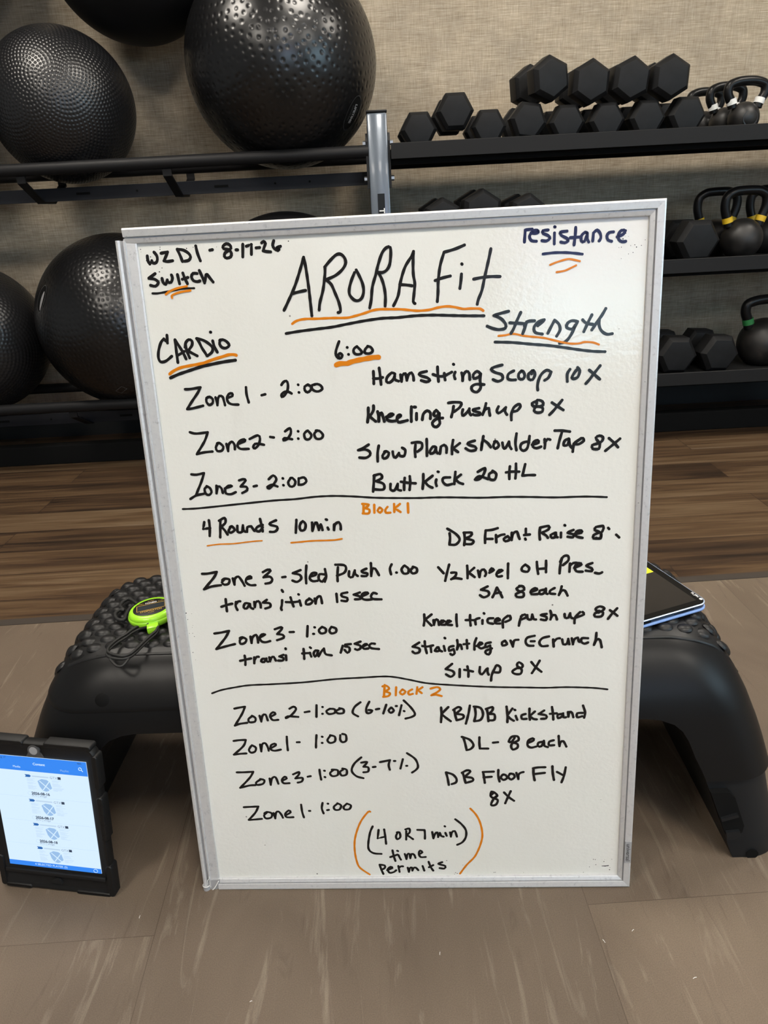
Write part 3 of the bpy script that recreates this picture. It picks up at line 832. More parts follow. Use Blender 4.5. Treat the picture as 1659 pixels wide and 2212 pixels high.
# ------------------------------------------------------------------ blue-cased tablet lying on the right of the deck
c0 = Vector((.4675, .910, TOPZ + .0045))                # its overhanging corner
e1 = Vector((-.935, -.352, .0)).normalized()          # along the near edge
e2 = Vector((-.345, .935, .055)).normalized()
e2 = (e2 - e1 * e2.dot(e1)).normalized()
nz = (-e1).cross(e2).normalized()
Mt = frame(-e1, e2, nz, c0 + e1 * 0)
tb = empty('tablet_computer', 'dark-screened tablet in a pale blue case lying on the right end of the deck', 'tablet', M=Mt)
TW, TD = .215, .255                                   # x from -TW to 0, y from 0 to TD
def rr_at(x0, y0, x1, y1, r, z, n=8):
    return [(x + (x0 + x1) / 2, y + (y0 + y1) / 2, z) for x, y in rrect((x1 - x0) / 2, (y1 - y0) / 2, r, n)]
bm = bmesh.new(); loft(bm, [rr_at(-TW, -.001, .001, TD, .016, 0), rr_at(-TW, -.002, .002, TD + .001, .017, .0012), rr_at(-TW, -.002, .002, TD + .001, .017, .0030), rr_at(-TW, -.001, .001, TD, .016, .0042)])
obj('folding_case', bm, M_BLUEC, tb, smooth=50)
bm = bmesh.new(); loft(bm, [rr_at(-TW, .001, -.001, TD - .002, .014, .0042), rr_at(-TW, 0, 0, TD - .001, .015, .0052), rr_at(-TW, 0, 0, TD - .001, .015, .0098)])
bo = obj('tablet_body', bm, M_NAVY, tb, smooth=50)
bm = bmesh.new(); loft(bm, [rr_at(-TW, -.0004, .0004, TD - .001, .015, .0098), rr_at(-TW, -.0004, .0004, TD - .001, .015, .0108), rr_at(-TW, .0006, -.0006, TD - .002, .014, .0112)])
obj('metal_rim', bm, M_EDGE, tb, smooth=30)
bm = bmesh.new(); loft(bm, [rr_at(-TW, .0012, -.0012, TD - .003, .0138, .0108), rr_at(-TW, .0012, -.0012, TD - .003, .0138, .01145)])
bz = obj('black_border', bm, M_BEZEL, tb)
sc = bxo('dark_screen', (-TW + .012, .011, .0114), (-.0135, TD - .014, .01165), M_GLASS, tb)
bm = bmesh.new(); cyl(bm, (-.118, -.0006, .0070), (-.118, .002, .0070), .0015, 12)
box(bm, (-.118, -.0006, .0055), (-.106, .002, .0085)); cyl(bm, (-.106, -.0006, .0070), (-.106, .002, .0070), .0015, 12)
obj('charging_port', bm, M_MATTE, bo)
for x0 in (-.062, -.200):
    bm = bmesh.new()
    for k in range(14): cyl(bm, (x0 + k * .0026, -.0006, .0070), (x0 + k * .0026, .001, .0070), .0008, 8)
    obj('speaker_grille', bm, M_MATTE, bo)
MS = frame((0, -1, 0), (1, 0, 0), (0, 0, 1), (-.0048, .0235, .01165))
text('printed_badge', 'TL JPN', .0050, M_WPRINT, bz, MS, bold=.0002)
bm = bmesh.new(); cyl(bm, (-.0050, .0110, .01145), (-.0050, .0110, .0117), .0024, 16); obj('camera_dot', bm, M_WPRINT, bz)
bm = bmesh.new(); poly_prism(bm, [(-.0148, .1010), (-.0148, .180), (-.120, .180), (-.120, .1010)], .01165, .0119)
stk = obj('yellow_sticker', bm, M_STICK, tb)
for i, t_ in enumerate(('READY', 'ASSY')):
    text('sticker_lettering', t_, .0060, M_BLACK, stk, frame((0, -1, 0), (1, 0, 0), (0, 0, 1), (-.0195 - .0075 * i, .1225, .0120)), bold=.0002)

# ------------------------------------------------------------------ tablet in rugged case standing at the left
r1 = Vector((.985, -.161, -.030)).normalized(); r2 = Vector((.042, .108, 1.0)); r2 = (r2 - r1 * r2.dot(r1)).normalized(); rn = r1.cross(r2)
SW_, SH_ = .1453, .1895
Ms = frame(r1, r2, rn, (-.5110, .7838, .0405))
rt = empty('rugged_tablet', 'tablet in black rugged case with lit blue and white screen leaning on the deck', 'tablet', M=Ms)
bm = bmesh.new()
X0, X1, Y0, Y1 = -SW_ / 2 - .015, SW_ / 2 + .015, -.0390, SH_ + .024
loft(bm, [rr_at(X0 + .002, Y0 + .002, X1 - .002, Y1 - .002, .016, -.015), rr_at(X0, Y0, X1, Y1, .018, -.012), rr_at(X0, Y0, X1, Y1, .018, -.001), rr_at(X0 + .0015, Y0 + .0015, X1 - .0015, Y1 - .0015, .017, .0015), rr_at(X0 + .0045, Y0 + .0045, X1 - .0045, Y1 - .0045, .014, .0015), rr_at(X0 + .007, Y0 + .007, X1 - .007, Y1 - .007, .012, -.0005)])
cs = obj('rugged_case', bm, M_CASE, rt, smooth=40)
# corner bumpers, side grips, top flaps
def bumper(x0, y0, x1, y1, nm='case_grip'):
    bm = bmesh.new(); loft(bm, [rr_at(x0, y0, x1, y1, min(x1 - x0, y1 - y0) * .45, -.013, 5), rr_at(x0, y0, x1, y1, min(x1 - x0, y1 - y0) * .45, .0015, 5), rr_at(x0 + .001, y0 + .001, x1 - .001, y1 - .001, min(x1 - x0, y1 - y0) * .4, .0028, 5)])
    return obj(nm, bm, M_CASE, cs, smooth=40)
bumper(X1 - .0060, .148, X1 + .0028, SH_ + .012); bumper(X1 - .0060, .060, X1 + .0030, .134)
bumper(X0 - .0028, .148, X0 + .0060, SH_ + .012); bumper(X0 - .0030, .060, X0 + .0060, .134)
bumper(X1 - .0065, -.0385, X1 + .0030, .016); bumper(X0 - .0030, -.0385, X0 + .0065, .016)
bumper(X1 - .075, Y1 - .0055, X1 - .004, Y1 + .0030); bumper(X0 + .004, Y1 - .0055, X0 + .070, Y1 + .0030)
bumper(X1 - .058, Y0 - .0012, X1 - .004, Y0 + .0055); bumper(X0 + .004, Y0 - .0012, X0 + .046, Y0 + .0055)
bm = bmesh.new()
for k in range(4): box(bm, (X1 - .003, .070 + k * .017, .0012), (X1 + .0032, .0716 + k * .017, .0032))
obj('grip_rib', bm, M_CASE, cs)
bm = bmesh.new(); poly_prism(bm, rr_at(-SW_ / 2 - .008, -.010, SW_ / 2 + .008, SH_ + .0125, .006, 0) and [(p[0], p[1]) for p in rr_at(-SW_ / 2 - .008, -.010, SW_ / 2 + .008, SH_ + .0125, .006, 0)], -.004, -.0006)
obj('black_border', bm, M_BEZEL, rt)
bm = bmesh.new(); box(bm, (-SW_ / 2 - .007, -.0120, -.001), (SW_ / 2 + .006, -.0060, .0035), .001)
obj('lower_ledge', bm, M_TRAY, cs, smooth=40)
bm = bmesh.new(); poly_prism(bm, [(-.010, -.0245), (.010, -.0245), (.008, -.0205), (.004, -.0165), (-.003, -.0165), (-.007, -.0205)], 0, .0035)
obj('port_flap', bm, M_TRAY, cs)
bm = bmesh.new(); cyl(bm, (-.003, SH_ + .0125, -.001), (-.003, SH_ + .0125, .0022), .0088, 28)
poly_prism(bm, [(-.016, SH_ + .002), (.010, SH_ + .002), (.006, SH_ + .009), (-.012, SH_ + .009)], -.001, .0012)
cw = obj('camera_window', bm, M_LABELD, cs, smooth=40)
bm = bmesh.new(); cyl(bm, (-.003, SH_ + .0125, .002), (-.003, SH_ + .0125, .0026), .0060, 24); obj('camera_lens', bm, M_CAP, cw)
# lit screen
def srect(bm, x0, y0, x1, y1, z, h=.00012): box(bm, (x0, y0, z - h), (x1, y1, z))
X = lambda u: -SW_ / 2 + SW_ * u; Yv = lambda v: SH_ * (1 - v)          # u right, v down, both 0..1
bm = bmesh.new(); srect(bm, X(0), Yv(1), X(1), Yv(0), .0002, .0008); scr = obj('lit_screen', bm, M_SCR['white'], rt)
scr['label'] = 'lit tablet screen listing dated image entries'
for va, vb in ((.122, 0), (1, .957)):
    bm = bmesh.new(); srect(bm, X(0), Yv(va), X(1), Yv(vb), .0004); obj('screen_bar', bm, M_SCR['blue'], scr)
def st(t, u, v, s, k='text', b=0, al='CENTER', n='screen_text'): text(n, t, s, M_SCR[k], scr, Matrix.Translation((X(u), Yv(v), .00065)), al, b)
st('Content', .505, .055, .0054, b=.0001); st('Media', .265, .090, .0048); st('Playlist', .765, .091, .0048, 'pale')
st('Back', .060, .058, .0048); st('Mon Aug 17', .02, .018, .0042, 'dark', al='LEFT'); st('98%', .930, .017, .0040, 'dark')
st('4 SELECTED PLAYER (S)', .46, .976, .0050)
bm = bmesh.new()
tube(bm, [(X(.93) + .0022 * math.cos(a * math.pi / 8), Yv(.062) + .0022 * math.sin(a * math.pi / 8), .0006) for a in range(16)], .0004, 4, True)
tube(bm, [(X(.93) + .0017, Yv(.062) - .0017, .0006), (X(.93) + .0040, Yv(.062) - .0040, .0006)], .0004, 4)
tube(bm, [(X(.94) + .0030 * math.cos(a * math.pi / 8), Yv(.979) + .0030 * math.sin(a * math.pi / 8), .0006) for a in range(16)], .0003, 4, True)
obj('screen_icon', bm, M_SCR['text'], scr)
dates = ['2026-08-16', '2026-08-17', '2026-08-18', '']
for i in range(4):
    v0 = .152 + i * .218
    clipv = lambda v: min(v, .957)
    bm = bmesh.new()
    poly_prism(bm, [(X(.335), Yv(v0)), (X(.385), Yv(v0)), (X(.400), Yv(v0 + .011)), (X(.385), Yv(v0 + .022)), (X(.335), Yv(v0 + .022)), (X(.347), Yv(v0 + .011))], .0003, .0005)
    obj('list_arrow', bm, M_SCR['arrow'], scr)
    bm = bmesh.new()
    srect(bm, X(.41), Yv(v0 + .017), X(.585), Yv(v0 + .005), .0005)
    obj('list_heading', bm, M_SCR['line'], scr)
    st('GTX', .638, v0 + .011, .0056, 'grey')
    bm = bmesh.new(); srect(bm, X(.680), Yv(v0 + .021), X(.712), Yv(v0 - .001), .0005); obj('list_badge', bm, M_SCR['dark'], scr)
    bm = bmesh.new()
    hx = [(.462, .050), (.505, .030), (.560, .034), (.590, .052), (.605, .105), (.565, .130), (.540, .138), (.505, .132), (.478, .100)]
    poly_prism(bm, [(X(u), Yv(clipv(v0 + v))) for u, v in hx], .0003, .00045)
    obj('list_picture', bm, M_SCR['pale'], scr)
    if v0 + .125 < .957 or True:
        bm = bmesh.new()
        q = [(.500, .128), (.512, .128), (.598, .040), (.586, .040)]
        poly_prism(bm, [(X(u), Yv(clipv(v0 + v))) for u, v in q], .00045, .00055)
        q = [(.478, .050), (.486, .046), (.590, .122), (.582, .127)]
        poly_prism(bm, [(X(u), Yv(clipv(v0 + v))) for u, v in q], .00045, .00056)
        obj('picture_slash', bm, M_SCR['white'], scr)
    bm = bmesh.new(); rs = random.Random(i)
    for k in range(15):
        vv = v0 + .032 + k * .0066
        if vv > .945: break
        if k not in (4, 8): srect(bm, X(.352), Yv(vv + .0026), X(.352 + rs.uniform(.04, .095)), Yv(vv), .0005)
        if k not in (3, 9): srect(bm, X(.615), Yv(vv + .0026), X(.615 + rs.uniform(.04, .115)), Yv(vv), .0005)
    obj('list_small_print', bm, M_SCR['line'], scr)
    if dates[i]:
        st(dates[i], .475, v0 + .163, .0060, 'dark', .00022); st('3h7v | Image', .455, v0 + .183, .0046, 'grey')
        bm = bmesh.new(); tube(bm, [(X(.36) + .0030 * math.cos(a * math.pi / 8), Yv(v0 + .165) + .0030 * math.sin(a * math.pi / 8), .0005) for a in range(16)], .00025, 4, True)
        obj('select_circle', bm, M_SCR['line'], scr)
        bm = bmesh.new(); srect(bm, X(0), Yv(v0 + .2005), X(1), Yv(v0 + .199), .0005); obj('list_divider', bm, M_SCR['line'], scr)

# ------------------------------------------------------------------ whiteboard with handwriting
BO = Vector((.0178, .7585, .0155))
b1 = Vector((.99852, -.05429, .00227)).normalized(); b2 = Vector((-.00126, .12863, .99169)); b2 = (b2 - b1 * b2.dot(b1)).normalized(); bn = b1.cross(b2)
wb = empty('whiteboard', 'whiteboard in aluminium frame covered in black and orange handwriting, leaning on the deck', 'whiteboard', M=frame(b1, b2, bn, BO))
IW, IH = .290, .884                                   # half width and height of the writing surface
panel = bxo('writing_surface', (-IW - .006, -.006, -.010), (IW + .006, IH + .006, 0), M_FACE, wb)
def rail(nm, L0, L1, prof, M, miter=(0, 0), label=None):
    """extrude a frame profile (offset outwards, height) along local x with mitred ends"""
    bm = bmesh.new()
    A = [bm.verts.new((L0 - miter[0] * o, o, h)) for o, h in prof]; B = [bm.verts.new((L1 + miter[1] * o, o, h)) for o, h in prof]
    n = len(prof)
    for i in range(n): bm.faces.new((A[i], A[(i + 1) % n], B[(i + 1) % n], B[i]))
    bm.faces.new(A[::-1]); bm.faces.new(B)
    o = obj(nm, bm, M_ALU, wb, M)
    if label: o['label'] = label
    return o
PF = [(-.0012, -.011), (-.0012, .0030), (-.0004, .0036), (.0042, .0052), (.0046, .0010), (.0056, .0010), (.0060, .0058), (.0063, .0060), (.0135, .0072), (.0152, .0064), (.0158, .0045), (.0158, -.012)]
rail('frame_rail', -IW - .0126, IW, PF, Matrix.Translation((0, IH - .002, 0)), (0, 1), 'top frame rail, its left end standing clear of the side rail')
rail('frame_rail', -IW, IW, PF, frame((-1, 0, 0), (0, -1, 0), (0, 0, 1), (0, 0, 0)), (1, 0))
Mr = frame((0, -1, 0), (1, 0, 0), (0, 0, 1), (IW, IH - .002, 0))
rail('frame_rail', 0, IH - .002, PF, Mr, (1, 1))
PL = [(-.0012, -.011), (-.0012, .0024), (.0005, .0030), (.0108, .0036), (.0114, .0060), (.0130, .0060), (.0134, .0000), (.0160, .0000), (.0166, .0066), (.0190, .0078), (.0212, .0074), (.0222, .0052), (.0222, -.013)]
Ml = frame((0, 1, 0), (-1, 0, 0), (0, 0, 1), (-IW, 0, 0))
lr = rail('side_rail', -.0115, IH + .0005, PL, Ml, (0, 0), 'left side rail pulled loose and slipped down')
# loose plastic corner at the lower left
bm = bmesh.new()
cyl(bm, (-IW - .0185, -.0235, .0035), (-IW - .0185, -.0085, .0035), .0052, 20)
poly_prism(bm, [(-IW - .0225, -.0230), (-IW - .0140, -.0232), (-IW + .0010, -.0125), (-IW + .0030, .0010), (-IW - .0010, .0012), (-IW - .0140, .0005), (-IW - .0170, -.0090), (-IW - .0225, -.0085)], -.010, .0052)
cap = obj('corner_cap', bm, M_CAP, wb, smooth=40); cap['label'] = 'grey plastic corner cap come loose at the lower left'
bm = bmesh.new(); tube(bm, smooth_path([(-IW - .0135, -.0195, .0056), (-IW - .0065, -.0130, .0060), (-IW + .0010, -.0005, .0060)], 5), .0008, 6)
tube(bm, smooth_path([(-IW - .0160, -.006, .0060), (-IW - .0150, .0010, .0064), (-IW - .0125, .0040, .0064), (-IW - .0122, .0080, .0060)], 5), .0007, 6)
tube(bm, [(-IW - .0185 + .0053 * math.cos(a * math.pi / 8), -.0088, .0035 + .0053 * math.sin(a * math.pi / 8)) for a in range(16)], .0007, 6, True)
obj('cap_edge', bm, M_WHITE, cap, smooth=180)
# maker's sticker near the lower right, reading downwards
sk = bxo('maker_sticker', (IW + .0058, .027, .0064), (IW + .0148, .062, .0078), M_CAP, wb)
sk['label'] = 'small grey maker sticker with dark lettering on the right rail'
text('sticker_lettering', 'universal', .0082, M_BLACK, sk, frame((0, -1, 0), (1, 0, 0), (0, 0, 1), (IW + .0102, .0445, .0080)), bold=.00005)

def catmull(st):
    out = [(st[0][0], st[0][1])]; n = len(st); runs = []; a = 0
    for i in range(1, n):
        if st[i][2] or i == n - 1: runs.append(st[a:i + 1]); a = i
    for rn_ in runs:
        k = len(rn_)
        for i in range(k - 1):
            p0, p1, p2, p3 = rn_[max(i - 1, 0)], rn_[i], rn_[i + 1], rn_[min(i + 2, k - 1)]
            d = math.hypot(p2[0] - p1[0], p2[1] - p1[1]); m_ = max(2, min(12, int(d / .0016))) if k > 2 else max(2, int(d / .01))
            for j in range(1, m_ + 1):
                t = j / m_
                out.append(tuple(.5 * (2 * p1[c] + (p2[c] - p0[c]) * t + (2 * p0[c] - 5 * p1[c] + 4 * p2[c] - p3[c]) * t * t + (3 * p1[c] - p0[c] - 3 * p2[c] + p3[c]) * t ** 3) for c in (0, 1)))
    return out
layer = [0]
def ink(name, color, width, strokes):
    bm = bmesh.new()
    for si, st_ in enumerate(strokes):
        layer[0] += 1; z = .00018 + .000012 * (layer[0] % 30) + (.0004 if color == 'o' and 'switch' in name else 0)
        pts = catmull(st_); h = width / 2; n = len(pts)
        L = []; R_ = []
        for i, (x, y) in enumerate(pts):
            xa, ya = pts[max(i - 1, 0)]; xb, yb = pts[min(i + 1, n - 1)]
            dx, dy = xb - xa, yb - ya; l = math.hypot(dx, dy) or 1e-9; nx_, ny_ = -dy / l, dx / l
            hh = h * (1 + .07 * math.sin(i * .9 + si))
            L.append(bm.verts.new((x + nx_ * hh, y + ny_ * hh, z))); R_.append(bm.verts.new((x - nx_ * hh, y - ny_ * hh, z)))
        for i in range(n - 1):
            try: bm.faces.new((R_[i], R_[i + 1], L[i + 1], L[i]))
            except ValueError: pass
        for i in [0, n - 1] + [k for k in range(1, n - 1) if bend(pts, k)]:
            x, y = pts[i]
            bm.faces.new([bm.verts.new((x + h * math.cos(a * math.pi / 6), y + h * math.sin(a * math.pi / 6), z + .000004)) for a in range(12)])
    me = bpy.data.meshes.new('marker_writing'); 
    for f in bm.faces:
        f.normal_update()
        if f.normal.z < 0: f.normal_flip()
    bm.to_mesh(me); bm.free()
    o = link('orange_writing' if color == 'o' else 'black_writing', me, M_INK[color], panel)
    o['label'] = name
    return o
def bend(p, k):
    a = math.atan2(p[k][1] - p[k - 1][1], p[k][0] - p[k - 1][0]); b = math.atan2(p[k + 1][1] - p[k][1], p[k + 1][0] - p[k][0])
    return abs((b - a + math.pi) % (2 * math.pi) - math.pi) > .45
